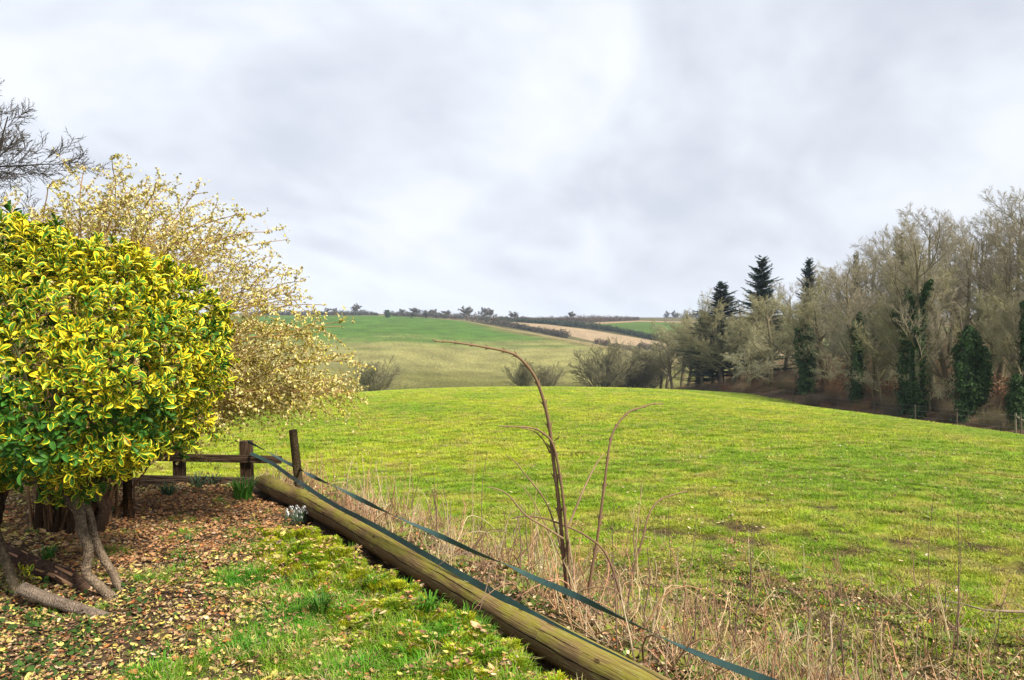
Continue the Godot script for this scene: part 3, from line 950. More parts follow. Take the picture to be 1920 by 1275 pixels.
	m2.tube(PackedVector3Array([Vector3(0.02, 0.95, 0.06), Vector3(0.7, 0.55, 0.08), Vector3(1.6, 0.0, 0.1)]), PackedFloat32Array([0.045, 0.045, 0.04]), 6, Color(0.17, 0.15, 0.11), Color(0.16, 0.14, 0.10), true)
	part(rl, "rail", m2.mesh(), M["bark"])

# ------------------------------------------------------------------ far hedges and hilltop trees
func hedge(label: String, line: Array, hpx: Array, dark: Color, light: Color, density: float, sd: int) -> void:
	var g := rng_of(sd)
	var a := far_at(line[0][0], line[0][1])
	var o := thing("hedge", label, "hedge", a)
	var mb := MB.new()
	var wd := MB.new()
	var x: float = line[0][0]
	var x1: float = line[line.size() - 1][0]
	while x < x1:
		var b := far_at(x, interp(line, x))
		var d := -b.z
		var hp := 1.0 * interp(hpx, x) * (1.0 + 0.55 * n1.get_noise_2d(x * 2.2 + sd, 1.0))
		if hp > 0.6 and g.randf() < density:
			var h := hp / F * d
			var w := clampf(h * 0.55, 0.7, 2.4)
			var tone := dark.lerp(light, clampf(0.5 + 1.2 * n2.get_noise_2d(x * 1.7, sd * 3.0), 0.0, 1.0))
			b += Vector3(g.randf_range(-0.5, 0.5), 0, g.randf_range(-1.2, 1.2))
			for k in 90:
				var q := rdir(g) * pow(g.randf(), 0.35)
				var p := b - a + Vector3(q.x * w, h * 0.5 + q.y * h * 0.52, q.z * w)
				var e := rdir(g) * g.randf_range(0.18, 0.42)
				var f := e.cross(rdir(g)).normalized() * e.length() * 0.7
				mb.quad(p - e, p + f, p + e, p - f, vary(tone, g, 0.35))
			for k in 5:
				wd.spike(b - a, b - a + Vector3(g.randf_range(-0.6, 0.6) * w, h * g.randf_range(0.8, 1.15), g.randf_range(-0.6, 0.6) * w), 0.05, vary(Color(0.12, 0.10, 0.07), g))
		x += 1.35
	if density > 0.6: part(o, "branches", wd.mesh(), M["twig"])
	part(o, "foliage", mb.mesh(), M["twig"])

func hill_things() -> void:
	var green := Color(0.035, 0.055, 0.028)
	var brown := Color(0.12, 0.075, 0.05)
	hedge("dark hedge along the crest of the green far field", [[470, 591], [640, 591.5], [700, 591.5], [708, 591.5]], [[470, 9], [600, 8], [665, 9], [690, 9], [708, 5]], green, Color(0.09, 0.07, 0.045), 0.95, 1)
	hedge("long dark hedge sloping down between green field and stubble", [[722, 592], [800, 595.5], [870, 600], [950, 612], [1005, 622], [1066, 634]], [[722, 9], [800, 9], [870, 12], [905, 16], [950, 12], [990, 9], [1030, 10], [1066, 13]], green, brown, 0.97, 2)
	hedge("broken low hedge at the lower edge of the stubble", [[1118, 644], [1150, 650], [1182, 657]], [[1118, 11], [1138, 9], [1150, 6], [1160, 8], [1182, 6]], brown, Color(0.15, 0.12, 0.07), 0.55, 3)
	hedge("dark green bushy hedge between stubble and upper green field", [[925, 601], [1027, 607.5], [1100, 615], [1154, 622], [1232, 638]], [[925, 6], [1000, 8], [1060, 10], [1110, 11], [1180, 9], [1232, 10]], green, Color(0.05, 0.065, 0.03), 0.92, 4)
	hedge("brown plantation belt on the far skyline", [[930, 600], [1027, 605], [1085, 605.5], [1140, 603], [1198, 600.6]], [[930, 7], [1000, 9], [1090, 13], [1150, 10], [1198, 6]], Color(0.10, 0.075, 0.06), Color(0.13, 0.09, 0.07), 1.0, 5)
	hedge("scrubby hedge by the wood at the end of the stubble", [[1196, 652], [1240, 660]], [[1196, 9], [1240, 12]], brown, Color(0.15, 0.12, 0.08), 0.8, 6)
	least = 0.045
	tone = 0.42
	var t1 := bare_tree(171, 9.0, "round")
	var t2 := bare_tree(172, 9.0, "round")
	var g := rng_of(5)
	for t in [[612, 576, 1.0], [630, 577, 1.2], [670, 570, 1.1], [750, 578, 1.0], [771, 576, 1.5], [799, 581, 1.3], [819, 579, 1.3], [838, 581, 1.5], [875, 574, 1.1], [902, 575, 0.9], [922, 578, 0.95], [966, 584, 1.3], [1069, 584, 1.3]]:
		var u: float = (t[0] - 960.0) / F
		var d := 640.0 + g.randf_range(-25.0, 60.0)
		var b := Vector3(u * d, T(u * d, d) - 0.3, -d)
		var h: float = EYE - (t[1] - 637.5) / F * d - b.y
		put_tree(t1 if g.randf() < 0.5 else t2, "hilltop_tree", "small bare round-headed tree on the far hill crest", "tree", "bare trees on the far crest", b, maxf(h * 1.1, 6.0), t[2] * 1.5, g.randf() * TAU)
	least = 0.010
	var ev := ivy_stump(173, 6.0, 1.9)
	var dd := 615.0
	var uu := (727.0 - 960.0) / F
	var bb := Vector3(uu * dd, T(uu * dd, dd) - 0.2, -dd)
	put_tree(ev, "evergreen_bush", "dark evergreen bush at the gap in the crest hedge", "bush", "", bb, 7.5, 1.0, 0.0, "foliage", "twig")
	for t in [[1252, 581, 1.0], [1262, 580, 1.0], [1273, 583, 1.0], [1300, 582, 1.3], [1290, 586, 1.3], [1214, 596, 1.0], [1232, 596, 1.0]]:
		var u: float = (t[0] - 960.0) / F
		var d := 1050.0
		var b := Vector3(u * d, 26.5, -d)
		var h: float = maxf(4.0, EYE - (t[1] - 637.5) / F * d - b.y)
		put_tree(t1 if t[0] % 2 == 0 else t2, "distant_tree", "hazy blue-grey tree of the clump on the farthest ridge", "tree", "hazy clump on the farthest ridge", b, h, t[2], g.randf() * TAU)

# ------------------------------------------------------------------ grass
func tuft(sd: int, blades: int, rad: float, hgt: float, wid: float, lean: float) -> ArrayMesh:
	var g := rng_of(sd)
	var mb := MB.new()
	for k in blades:
		var t := g.randf() * TAU
		var r := rad * sqrt(g.randf())
		var b := Vector3(cos(t) * r, -0.005, sin(t) * r)
		var o := Vector3(cos(t + g.randf_range(-0.8, 0.8)), 0, sin(t + g.randf_range(-0.8, 0.8)))
		var h := hgt * g.randf_range(0.5, 1.15)
		var ln := lean * g.randf_range(0.4, 1.3)
		var m := b + Vector3.UP * h * 0.6 + o * h * ln * 0.4
		var e := b + Vector3.UP * h * (1.0 - 0.35 * ln) + o * h * ln
		var s := o.cross(Vector3.UP).rotated(Vector3.UP, g.randf_range(-0.7, 0.7)) * wid * g.randf_range(0.7, 1.2)
		var c := vary(Color(1, 1, 1), g, 0.3)
		mb.quad(b - s, m - s * 0.8, m + s * 0.8, b + s, c)
		mb.tri(m - s * 0.8, e, m + s * 0.8, c)
	return mb.mesh()

func pasture() -> void:
	var tf := [tuft(1, 22, 0.075, 0.055, 0.0026, 0.8), tuft(2, 22, 0.085, 0.045, 0.0028, 1.1), tuft(3, 18, 0.07, 0.075, 0.0024, 0.7)]
	var g := rng_of(31)
	var X := [[], [], []]
	var C := [PackedColorArray(), PackedColorArray(), PackedColorArray()]
	for z in [[4.5, 9.0, 26000, 1.0], [9.0, 16.0, 42000, 1.15], [16.0, 34.0, 52000, 1.7], [34.0, 92.0, 42000, 2.8]]:
		for k in z[2]:
			var d := sqrt(lerpf(z[0] * z[0], z[1] * z[1], g.randf()))
			var u := g.randf_range(-0.5, 0.82)
			var x := u * d
			if x > 26.0: continue
			var sd := sdg(x, d)
			if sd < 0.9: continue
			var rw := rough_w(x, d)
			if sd < rw and d < 12.0 and g.randf() < 0.72: continue
			var rt := ruts(x, d) if d < 20.0 else 0.0
			if g.randf() < rt * 0.85: continue
			var nn := n2.get_noise_2d(x * 2.6 + 70.0, d * 2.6)
			if d < 22.0 and g.randf() > 0.55 + 1.2 * nn + 0.5 * ss(0.0, 0.3, n1.get_noise_2d(x * 0.8, d * 0.8)): continue
			var c := field_col(x, d)
			c = shade(c, 1.0 + 0.35 * nn)
			if g.randf() < 0.12: c = Color(0.36, 0.29, 0.10)
			elif g.randf() < 0.2: c = c.lerp(Color(0.09, 0.19, 0.012), 0.7)
			var s: float = z[3] * g.randf_range(0.7, 1.35)
			var vv := g.randi() % 3
			var sy: float = s * g.randf_range(0.45, 0.95) / (1.0 if z[3] < 1.5 else z[3] * 0.62)
			X[vv].append(Transform3D(Basis(Vector3.UP, g.randf() * TAU).scaled(Vector3(s, sy, s)), Vector3(x, G(x, d), -d)))
			C[vv].append(vary(c, g, 0.18))
	var o := thing("pasture_grass", "short grazed yellow-green grass covering the pasture", "grass")
	tag(o, "", "", "", "stuff")
	for v in 3:
		multi(o, "grass", tf[v], M["grass"], X[v], C[v])

# how grassy / littered the garden floor is: patches placed from the photograph
func patchy(x: float, d: float, L: Array) -> float:
	var t := 0.0
	for q in L:
		t = maxf(t, q[3] * exp(-(pow((x - q[0]) / q[2], 2.0) + pow((d - q[1]) / (q[2] * q[4]), 2.0))))
	return t

func spots(L: Array) -> Array:
	var out := []
	for q in L:
		var p := hit(q[0], q[1])
		out.append([p.x, -p.z, q[2], q[3], q[4] if q.size() > 4 else 1.0])
	return out

func garden_floor() -> void:
	var g := rng_of(51)
	var green := spots([[640, 1130, 0.55, 1.0], [760, 1180, 0.6, 1.0], [850, 1240, 0.6, 1.0], [560, 1200, 0.45, 0.9], [460, 1250, 0.4, 0.8], [680, 1260, 0.5, 0.9], [450, 1095, 0.2, 1.0], [620, 1085, 0.4, 0.8], [580, 1010, 0.4, 0.45], [280, 1085, 0.3, 0.45], [500, 1060, 0.5, 0.4], [350, 1010, 0.4, 0.35], [330, 1265, 0.35, 0.8], [360, 1225, 0.3, 0.5], [420, 1030, 0.5, 0.35]])
	var bare := spots([[245, 1215, 0.28, 1.0], [330, 1180, 0.3, 0.7], [290, 1145, 0.25, 0.5], [390, 1270, 0.12, 1.0], [460, 1275, 0.12, 1.0]])
	var ivy := spots([[60, 1230, 0.45, 1.0], [100, 1170, 0.3, 0.8], [230, 1135, 0.18, 1.0], [30, 1140, 0.3, 0.6], [240, 1120, 0.15, 0.8]])
	# grass
	var tf := [tuft(11, 26, 0.05, 0.05, 0.0019, 0.9), tuft(12, 24, 0.05, 0.085, 0.002, 0.8), tuft(13, 20, 0.04, 0.035, 0.0022, 1.1)]
	var X := [[], [], []]
	var C := [PackedColorArray(), PackedColorArray(), PackedColorArray()]
	for k in 80000:
		var d := g.randf_range(2.6, 8.5)
		var x := g.randf_range(-0.85, 0.45) * d
		var s := slog(x, d)
		if s > -0.16 or G(x, d) < -0.07: continue
		var gr := patchy(x, d, green) - 0.12 + 0.62 * n1.get_noise_2d(x * 4.0, d * 4.0)
		gr *= 1.0 - patchy(x, d, bare)
		if g.randf() > gr * 1.0: continue
		var ms := mossy(x, d)
		if g.randf() < ms * 0.7: continue
		var c := Color(0.075, 0.25, 0.012).lerp(Color(0.19, 0.31, 0.018), clampf(0.5 + n2.get_noise_2d(x * 3.0, d * 3.0) * 1.3, 0.0, 1.0))
		if g.randf() < 0.16: c = Color(0.38, 0.32, 0.12)
		var v := 2 if g.randf() < 0.35 else (0 if g.randf() < 0.6 else 1)
		var sc := g.randf_range(0.6, 1.2) * lerpf(0.7, 1.1, clampf(gr, 0.0, 1.0))
		X[v].append(Transform3D(Basis(Vector3.UP, g.randf() * TAU).scaled(Vector3.ONE * sc), Vector3(x, G(x, d), -d)))
		C[v].append(vary(c, g, 0.2))
	var o := thing("lawn_grass", "bright green patchy lawn grass on the garden side", "grass")
	tag(o, "", "", "", "stuff")
	for v in 3:
		multi(o, "grass", tf[v], M["grass"], X[v], C[v])
	# moss cushions along the log
	var mm := tuft(14, 40, 0.028, 0.022, 0.0022, 0.6)
	var mx := []
	var mc := PackedColorArray()
	for k in 90000:
		var d := g.randf_range(2.8, 6.6)
		var x := g.randf_range(-0.35, 0.3) * d
		var s := slog(x, d)
		if s > -0.12 or s < -1.3: continue
		if g.randf() > mossy(x, d) * 1.2: continue
		mx.append(Transform3D(Basis(Vector3.UP, g.randf() * TAU).scaled(Vector3.ONE * g.randf_range(0.7, 1.4)), Vector3(x, G(x, d) - 0.002, -d)))
		mc.append(vary(Color(0.42, 0.44, 0.016).lerp(Color(0.17, 0.30, 0.012), clampf(0.42 + n1.get_noise_2d(x * 7.0, d * 7.0) * 1.6, 0.0, 1.0)), g, 0.2))
	var mo := multi(self, "moss", mm, M["grass"], mx, mc)
	tag(mo, "yellow-green moss cushions along the garden side of the log", "moss")
	# fallen leaves
	var lv := []
	for q in 4:
		var mb := MB.new()
		var gl := rng_of(400 + q)
		var cup := gl.randf_range(0.1, 0.5)
		var pts := []
		for t in [[0.0, 0.0], [0.25, 0.2], [0.55, 0.26], [0.8, 0.17], [1.0, 0.0]]:
			pts.append(t)
		for j in 4:
			var y0: float = cup * pow(pts[j][0] - 0.5, 2.0) * 1.4
			var y1: float = cup * pow(pts[j + 1][0] - 0.5, 2.0) * 1.4
			var c0 := Vector3(0, y0, pts[j][0] - 0.5)
			var c1 := Vector3(0, y1, pts[j + 1][0] - 0.5)
			for sgn in [-1.0, 1.0]:
				var w0 := c0 + Vector3(sgn * pts[j][1], cup * pts[j][1] * 0.9, 0)
				var w1 := c1 + Vector3(sgn * pts[j + 1][1], cup * pts[j + 1][1] * 0.9, 0)
				if sgn > 0: mb.quad(c0, c1, w1, w0, Color(1, 1, 1))
				else: mb.quad(c0, w0, w1, c1, Color(0.9, 0.9, 0.9))
		lv.append(mb.mesh())
	var LX := [[], [], [], []]
	var LC := [PackedColorArray(), PackedColorArray(), PackedColorArray(), PackedColorArray()]
	var brownie := spots([[420, 950, 1.0, 1.0], [300, 980, 0.9, 0.9], [560, 965, 0.5, 1.0], [470, 985, 0.9, 0.9], [250, 1030, 0.8, 0.7], [200, 950, 0.9, 0.8]])
	for k in 130000:
		var d := g.randf_range(2.6, 8.6)
		var x := g.randf_range(-0.9, 0.45) * d
		var s := slog(x, d)
		if s > -0.1: continue
		var br := patchy(x, d, brownie)
		var gr := patchy(x, d, green)
		var dens := 0.66 + 0.5 * br - 0.20 * gr + 0.45 * n1.get_noise_2d(x * 5.0 + 20.0, d * 5.0)
		dens *= 1.0 - 0.75 * patchy(x, d, bare)
		if g.randf() > dens: continue
		var c: Color
		var t := g.randf()
		if t < 0.10: c = Color(0.50, 0.40, 0.10)
		elif t < 0.42: c = Color(0.42, 0.26, 0.13)
		elif t < 0.56: c = Color(0.38, 0.16, 0.06)
		elif t < 0.88: c = Color(0.19, 0.105, 0.06)
		else: c = Color(0.48, 0.37, 0.23)
		if br < 0.35 and g.randf() < 0.26: c = Color(0.48, 0.41, 0.13)
		elif br > 0.5 and g.randf() < 0.5: c = Color(0.36, 0.19, 0.09)
		var v := g.randi() % 4
		var sc := lerpf(0.014, 0.055, pow(g.randf(), 1.6)) * (1.0 + 0.5 * float(g.randf() < 0.06))
		var bs := Basis(Vector3.UP, g.randf() * TAU) * Basis(Vector3(1, 0, 0), g.randf_range(-0.5, 0.5)) * Basis(Vector3(0, 0, 1), g.randf_range(-0.6, 0.6) + (PI if g.randf() < 0.4 else 0.0))
		bs = bs * Basis.from_scale(Vector3(g.randf_range(0.55, 1.25), g.randf_range(0.6, 2.2), 1.0))
		LX[v].append(Transform3D(bs.scaled(Vector3.ONE * sc), Vector3(x, G(x, d) + 0.006 + g.randf() * (0.014 + 0.02 * gr), -d)))
		LC[v].append(vary(c, g, 0.3))
	# litter and dead grass in the rank strip
	for k in 70000:
		var d := g.randf_range(3.0, 12.0)
		var x := g.randf_range(-0.36, 0.85) * d
		var sd := sdg(x, d)
		if sd < 0.12 or sd > rough_w(x, d) + 0.8: continue
		if g.randf() > 0.62 + 0.8 * n1.get_noise_2d(x * 3.0, d * 3.0) - 0.3 * ss(0.8, 1.2, sd / rough_w(x, d)): continue
		var t := g.randf()
		var c := Color(0.40, 0.25, 0.14) if t < 0.4 else (Color(0.22, 0.13, 0.075) if t < 0.75 else (Color(0.50, 0.40, 0.24) if t < 0.93 else Color(0.40, 0.15, 0.05)))
		var v := g.randi() % 4
		var bs := Basis(Vector3.UP, g.randf() * TAU) * Basis(Vector3(1, 0, 0), g.randf_range(-0.8, 0.8)) * Basis(Vector3(0, 0, 1), g.randf_range(-0.9, 0.9))
		LX[v].append(Transform3D(bs.scaled(Vector3.ONE * g.randf_range(0.016, 0.045)), Vector3(x, G(x, d) + 0.008 + 0.05 * g.randf() * g.randf(), -d)))
		LC[v].append(vary(c, g, 0.3))
	for k in 9000:
		var d := sqrt(g.randf_range(25.0, 380.0))
		var x := g.randf_range(-0.3, 0.82) * d
		if sdg(x, d) < rough_w(x, d): continue
		if g.randf() > 0.45 + 1.2 * n2.get_noise_2d(x * 1.3 + 33.0, d * 1.3): continue
		var v := g.randi() % 4
		var bs := Basis(Vector3.UP, g.randf() * TAU) * Basis(Vector3(1, 0, 0), g.randf_range(-0.6, 0.6))
		LX[v].append(Transform3D(bs.scaled(Vector3.ONE * g.randf_range(0.02, 0.075)), Vector3(x, G(x, d) + 0.012 + 0.02 * g.randf(), -d)))
		LC[v].append(vary(Color(0.13, 0.085, 0.05) if g.randf() < 0.7 else Color(0.46, 0.38, 0.24), g, 0.4))
	var lo := thing("leaf_litter", "fallen tan and yellow leaves strewn over the garden and rank strip", "leaves")
	tag(lo, "", "", "", "stuff")
	for v in 4:
		multi(lo, "leaves", lv[v], M["litter"], LX[v], LC[v])
	# fine dead twigs and straw on the soil
	var tw := MB.new()
	for k in 6000:
		var d := g.randf_range(2.8, 8.4)
		var x := g.randf_range(-0.85, 0.4) * d
		if slog(x, d) > -0.2: continue
		var p := Vector3(x, G(x, d) + 0.012, -d)
		var a := g.randf() * TAU
		tw.spike(p, p + Vector3(cos(a), g.randf_range(-0.02, 0.12), sin(a)) * g.randf_range(0.05, 0.2), 0.0018, vary(Color(0.36, 0.25, 0.15), g, 0.4))
	var to := part(self, "dead_twigs", tw.mesh(), M["twig"])
	tag(to, "thin dead twigs and straw scattered over the garden soil", "twigs", "", "stuff")
	# ground ivy by the shrub's foot
	var im := MB.new()
	var gi := rng_of(61)
	for k in 9000:
		var d := gi.randf_range(3.0, 5.6)
		var x := gi.randf_range(-0.85, -0.35) * d
		if gi.randf() > patchy(x, d, ivy) * (0.6 + 1.2 * n2.get_noise_2d(x * 6.0, d * 6.0)): continue
		var p := Vector3(x, G(x, d) + 0.01 + 0.05 * gi.randf(), -d)
		var nr := (Vector3.UP + rdir(gi) * 0.7).normalized()
		var e := nr.cross(rdir(gi)).normalized() * gi.randf_range(0.010, 0.021)
		var f := nr.cross(e.normalized()) * e.length()
		var c := vary(Color(0.035, 0.075, 0.016), gi, 0.4)
		im.quad(p - e, p - e * 0.3 + f * 0.8, p + e * 1.3, p - e * 0.3 - f * 0.8, c)
	var io := part(self, "ground_ivy", im.mesh(), M["ivy"])
	tag(io, "dark green ground ivy creeping round the shrub's foot", "ivy", "", "stuff")

func rank_strip() -> void:
	# straw-coloured dead stalks between the log and the pasture
	var g := rng_of(71)
	var kinds := []
	for q in 4:
		var mb := MB.new()
		var gg := rng_of(700 + q)
		for k in 7:
			var b := Vector3(gg.randf_range(-0.06, 0.06), -0.01, gg.randf_range(-0.06, 0.06))
			var h := gg.randf_range(0.08, 0.30) if q < 1 else gg.randf_range(0.05, 0.14)
			var e := b + Vector3(gg.randf_range(-0.5, 0.5) * h * (1.0 if q < 1 else 3.5), h, gg.randf_range(-0.5, 0.5) * h * (1.0 if q < 1 else 3.5))
			var c := vary(Color(1, 1, 1), gg, 0.3)
			var m := b.lerp(e, 0.5) + rdir(gg) * h * 0.05
			mb.tube(PackedVector3Array([b, m, e]), PackedFloat32Array([0.0036, 0.003, 0.0016]), 3, c, c)
			if gg.randf() < 0.5:
				mb.spike(m, m + (rdir(gg) + Vector3.UP * 0.8) * h * 0.25, 0.0013, c)
		kinds.append(mb.mesh())
	var X := [[], [], [], []]
	var C := [PackedColorArray(), PackedColorArray(), PackedColorArray(), PackedColorArray()]
	for k in 4500:
		var d := g.randf_range(3.0, 12.0)
		var x := g.randf_range(-0.36, 0.85) * d
		var sd := sdg(x, d)
		if sd < 0.14: continue
		var rw := rough_w(x, d)
		var f := sd / rw
		if f > 1.25: continue
		var nn := n1.get_noise_2d(x * 2.6 + 60.0, d * 2.6)
		if g.randf() > (1.0 - 0.7 * ss(0.3, 1.2, f)) * (0.55 + 1.4 * nn): continue
		var v := g.randi() % 4
		var s := g.randf_range(0.6, 1.3)
		X[v].append(Transform3D(Basis(Vector3.UP, g.randf() * TAU).scaled(Vector3.ONE * s), Vector3(x, G(x, d), -d)))
		var t := g.randf()
		C[v].append(vary(Color(0.42, 0.26, 0.145) if t < 0.45 else (Color(0.50, 0.40, 0.23) if t < 0.8 else Color(0.2, 0.13, 0.08)), g, 0.3))
	var o := thing("dead_stalks", "rank dead stalks and straw between the log and the pasture", "stalks")
	tag(o, "", "", "", "stuff")
	for v in 4:
		multi(o, "stalks", kinds[v], M["twig"], X[v], C[v])
	# taller broken stalks and bramble canes standing through it
	var KX := [[], []]
	var KC := [PackedColorArray(), PackedColorArray()]
	var km := []
	for q in 2:
		var mb := MB.new()
		var gk := rng_of(760 + q)
		if q == 0:
			var tp := PackedVector3Array([Vector3(0, -0.02, 0), Vector3(0.012, 0.15, 0.0), Vector3(-0.008, 0.31, 0.012), Vector3(0.016, 0.45, 0.005)])
			mb.tube(tp, PackedFloat32Array([0.0046, 0.004, 0.0035, 0.0018]), 5, Color(1, 1, 1), Color(0.9, 0.9, 0.9))
			for k in 9:
				var p := tp[1].lerp(tp[3], gk.randf())
				mb.spike(p, p + (rdir(gk) * 0.8 + Vector3.UP).normalized() * gk.randf_range(0.02, 0.11), 0.0017, Color(1, 1, 1))
		else:
			var tp := PackedVector3Array()
			for k in 9:
				var t := k / 8.0
				tp.append(Vector3(t * 0.5 + 0.015 * sin(t * 9.0), 0.26 * sin(t * 2.7) - 0.01, 0.03 * sin(t * 6.0)))
			mb.tube(tp, PackedFloat32Array([0.004, 0.004, 0.0038, 0.0036, 0.0033, 0.003, 0.0026, 0.0022, 0.0015]), 5, Color(1, 0.95, 0.95), Color(1, 1, 1))
			for k in 12:
				var p := tp[k % 8].lerp(tp[k % 8 + 1], gk.randf())
				mb.spike(p, p + (rdir(gk) + Vector3.UP * 0.5).normalized() * gk.randf_range(0.015, 0.09), 0.0016, Color(1, 1, 1))
		km.append(mb.mesh())
	for k in 1500:
		var d := g.randf_range(3.2, 12.0)
		var x := g.randf_range(-0.34, 0.85) * d
		var sd := sdg(x, d)
		if sd < 0.16: continue
		var f := sd / rough_w(x, d)
		if f > 1.15 or g.randf() > 0.9 - 0.6 * f + 0.8 * n1.get_noise_2d(x * 2.0 + 8.0, d * 2.0): continue
		var v := 0 if g.randf() < 0.62 else 1
		var bs := Basis(Vector3.UP, g.randf() * TAU) * Basis(Vector3(1, 0, 0), g.randf_range(-0.35, 0.35)) * Basis(Vector3(0, 0, 1), g.randf_range(-0.25, 0.25))
		KX[v].append(Transform3D(bs.scaled(Vector3.ONE * g.randf_range(0.5, 1.25)), Vector3(x, G(x, d), -d)))
		var t := g.randf()
		KC[v].append(vary(Color(0.37, 0.215, 0.12) if t < 0.4 else (Color(0.46, 0.36, 0.21) if t < 0.7 else Color(0.17, 0.11, 0.075)), g, 0.3))
	for v in 2:
		multi(o, "broken_stalks" if v == 0 else "bramble_canes", km[v], M["twig"], KX[v], KC[v])
	# low green leaves in the strip
	var wm := MB.new()
	var gw := rng_of(73)
	for k in 16:
		var t := gw.randf() * TAU
		var p := Vector3(cos(t), 0, sin(t)) * 0.05 * gw.randf() + Vector3.UP * 0.03 * gw.randf()
		var o2 := Vector3(cos(t), gw.randf_range(0.1, 0.7), sin(t)).normalized() * gw.randf_range(0.03, 0.06)
		var sdv := o2.cross(Vector3.UP).normalized() * 0.013
		wm.quad(p, p + o2 * 0.5 - sdv, p + o2, p + o2 * 0.5 + sdv, vary(Color(1, 1, 1), gw, 0.3))
	var wx := []
	var wc := PackedColorArray()
	for k in 8000:
		var d := gw.randf_range(3.2, 11.0)
		var x := gw.randf_range(-0.34, 0.85) * d
		var sd := sdg(x, d)
		if sd < 0.2 or sd > rough_w(x, d) + 0.3: continue
		if gw.randf() > 0.35 + 1.3 * n2.get_noise_2d(x * 2.0 + 15.0, d * 2.0): continue
		wx.append(Transform3D(Basis(Vector3.UP, gw.randf() * TAU).scaled(Vector3.ONE * gw.randf_range(0.6, 1.3)), Vector3(x, G(x, d), -d)))
		wc.append(vary(Color(0.09, 0.16, 0.03).lerp(Color(0.22, 0.22, 0.03), gw.randf()), gw, 0.25))
	var wo := multi(self, "low_weeds", wm.mesh(), M["grass"], wx, wc)
	tag(wo, "low green weeds growing among the dead stalks", "weeds")
	# the tall single stems one can pick out: [x, y] foot and tip in the photograph
	var S := [[890, 1030, 893, 832, 0], [904, 1012, 914, 846, 1], [818, 985, 812, 872, 1], [845, 1010, 828, 905, 1], [700, 965, 706, 862, 0], [712, 970, 716, 850, 0], [757, 972, 770, 862, 0], [768, 965, 790, 870, 1], [655, 945, 668, 880, 1], [682, 955, 678, 850, 0], [735, 965, 724, 862, 0], [800, 985, 822, 900, 1], [1015, 1070, 1006, 900, 0], [950, 1045, 985, 960, 1], [1165, 1120, 1180, 960, 1], [1200, 1150, 1205, 905, 0], [1175, 1160, 1208, 955, 1], [1262, 1090, 1255, 935, 1], [1290, 1085, 1304, 915, 1], [1384, 1240, 1412, 1005, 1], [1408, 1110, 1412, 970, 1], [1462, 1180, 1420, 1045, 0], [1480, 1250, 1428, 1060, 0], [1355, 1110, 1368, 985, 1], [1580, 1275, 1520, 1062, 1], [1620, 1185, 1622, 1095, 1], [1652, 1240, 1645, 1035, 1], [1714, 1262, 1733, 1062, 0], [1760, 1245, 1752, 918, 1], [1772, 1190, 1776, 1080, 1], [1782, 1275, 1803, 1000, 1], [1795, 1230, 1797, 965, 1], [1812, 1260, 1826, 1160, 0], [1545, 1215, 1530, 1100, 1], [1250, 1275, 1262, 1150, 0], [1322, 1190, 1345, 1060, 0], [1150, 1060, 1152, 930, 1], [1040, 1000, 1020, 915, 1]]
	var sl := ["slim pale straw stalk rising from the rank strip", "slim dark brown stalk rising from the rank strip"]
	var gs := rng_of(75)
	for q in S:
		var b := hit(q[0], q[1])
		var d := -b.z
		if sdg(b.x, d) < 0.12:
			for it in 40:
				if sdg(b.x, d) >= 0.15: break
				d += 0.05
				b = Vector3((q[0] - 960.0) / F * d, 0.0, -d)
			b.y = G(b.x, d)
		var e := px(q[2], q[3], d + gs.randf_range(-0.1, 0.1))
		var o2 := thing("dry_stalk", sl[q[4]], "stalk", b, "straw stalks of the rank strip" if q[4] == 0 else "brown stalks of the rank strip")
		var mb := MB.new()
		var r := gs.randf_range(0.0032, 0.0055)
		var c := vary(Color(0.42, 0.31, 0.19) if q[4] == 0 else Color(0.16, 0.11, 0.075), gs, 0.2)
		var v := e - b
		var pts := PackedVector3Array()
		var rad := PackedFloat32Array()
		var bow := rdir(gs) * v.length() * 0.04
		for k in 9:
			var t := k / 8.0
			pts.append(v * t + bow * sin(t * PI) + rdir(gs) * 0.004)
			rad.append(r * lerpf(1.0, 0.35, t) * (1.25 if k % 2 == 1 else 1.0))
		pts[0] = Vector3(0, -0.03, 0)
		mb.tube(pts, rad, 5, c, shade(c, 1.1))
		part(o2, "stem", mb.mesh(), M["bark"])
		var tw := MB.new()
		for k in gs.randi_range(3, 8):
			var t := gs.randf_range(0.35, 1.0)
			var p := pts[int(t * 8.0)]
			tw.spike(p, p + (rdir(gs) * 0.7 + Vector3.UP).normalized() * gs.randf_range(0.02, 0.09), 0.0016, c)
		part(o2, "side_twigs", tw.mesh(), M["twig"])
	# fallen bough on the grass
	var fb := MB.new()
	var fp := PackedVector3Array()
	for q in [[1765, 1122, 0.03], [1800, 1135, 0.05], [1845, 1150, 0.06], [1885, 1144, 0.07], [1925, 1150, 0.06], [1990, 1165, 0.05]]:
		var p := hit(q[0], q[1], q[2])
		fp.append(p + Vector3(0, q[2], 0))
	var fo := thing("fallen_bough", "bare fallen bough with forked twigs lying on the grass", "branch", fp[0])
	for k in fp.size(): fp[k] -= fo.position
	fb.tube(fp, PackedFloat32Array([0.003, 0.006, 0.009, 0.011, 0.013, 0.015]), 6, Color(0.34, 0.27, 0.2), Color(0.22, 0.16, 0.11))
	part(fo, "limb", fb.mesh(), M["bark"])
	var ft := MB.new()
	for q in [[3, 1860, 1118], [2, 1810, 1108], [4, 1890, 1110], [2, 1850, 1172], [1, 1760, 1132]]:
		var p := hit(q[1], q[2], 0.05) + Vector3(0, 0.05, 0) - fo.position
		ft.spike(fp[q[0]], p, 0.005, Color(0.30, 0.23, 0.16))
	part(fo, "twigs", ft.mesh(), M["twig"])

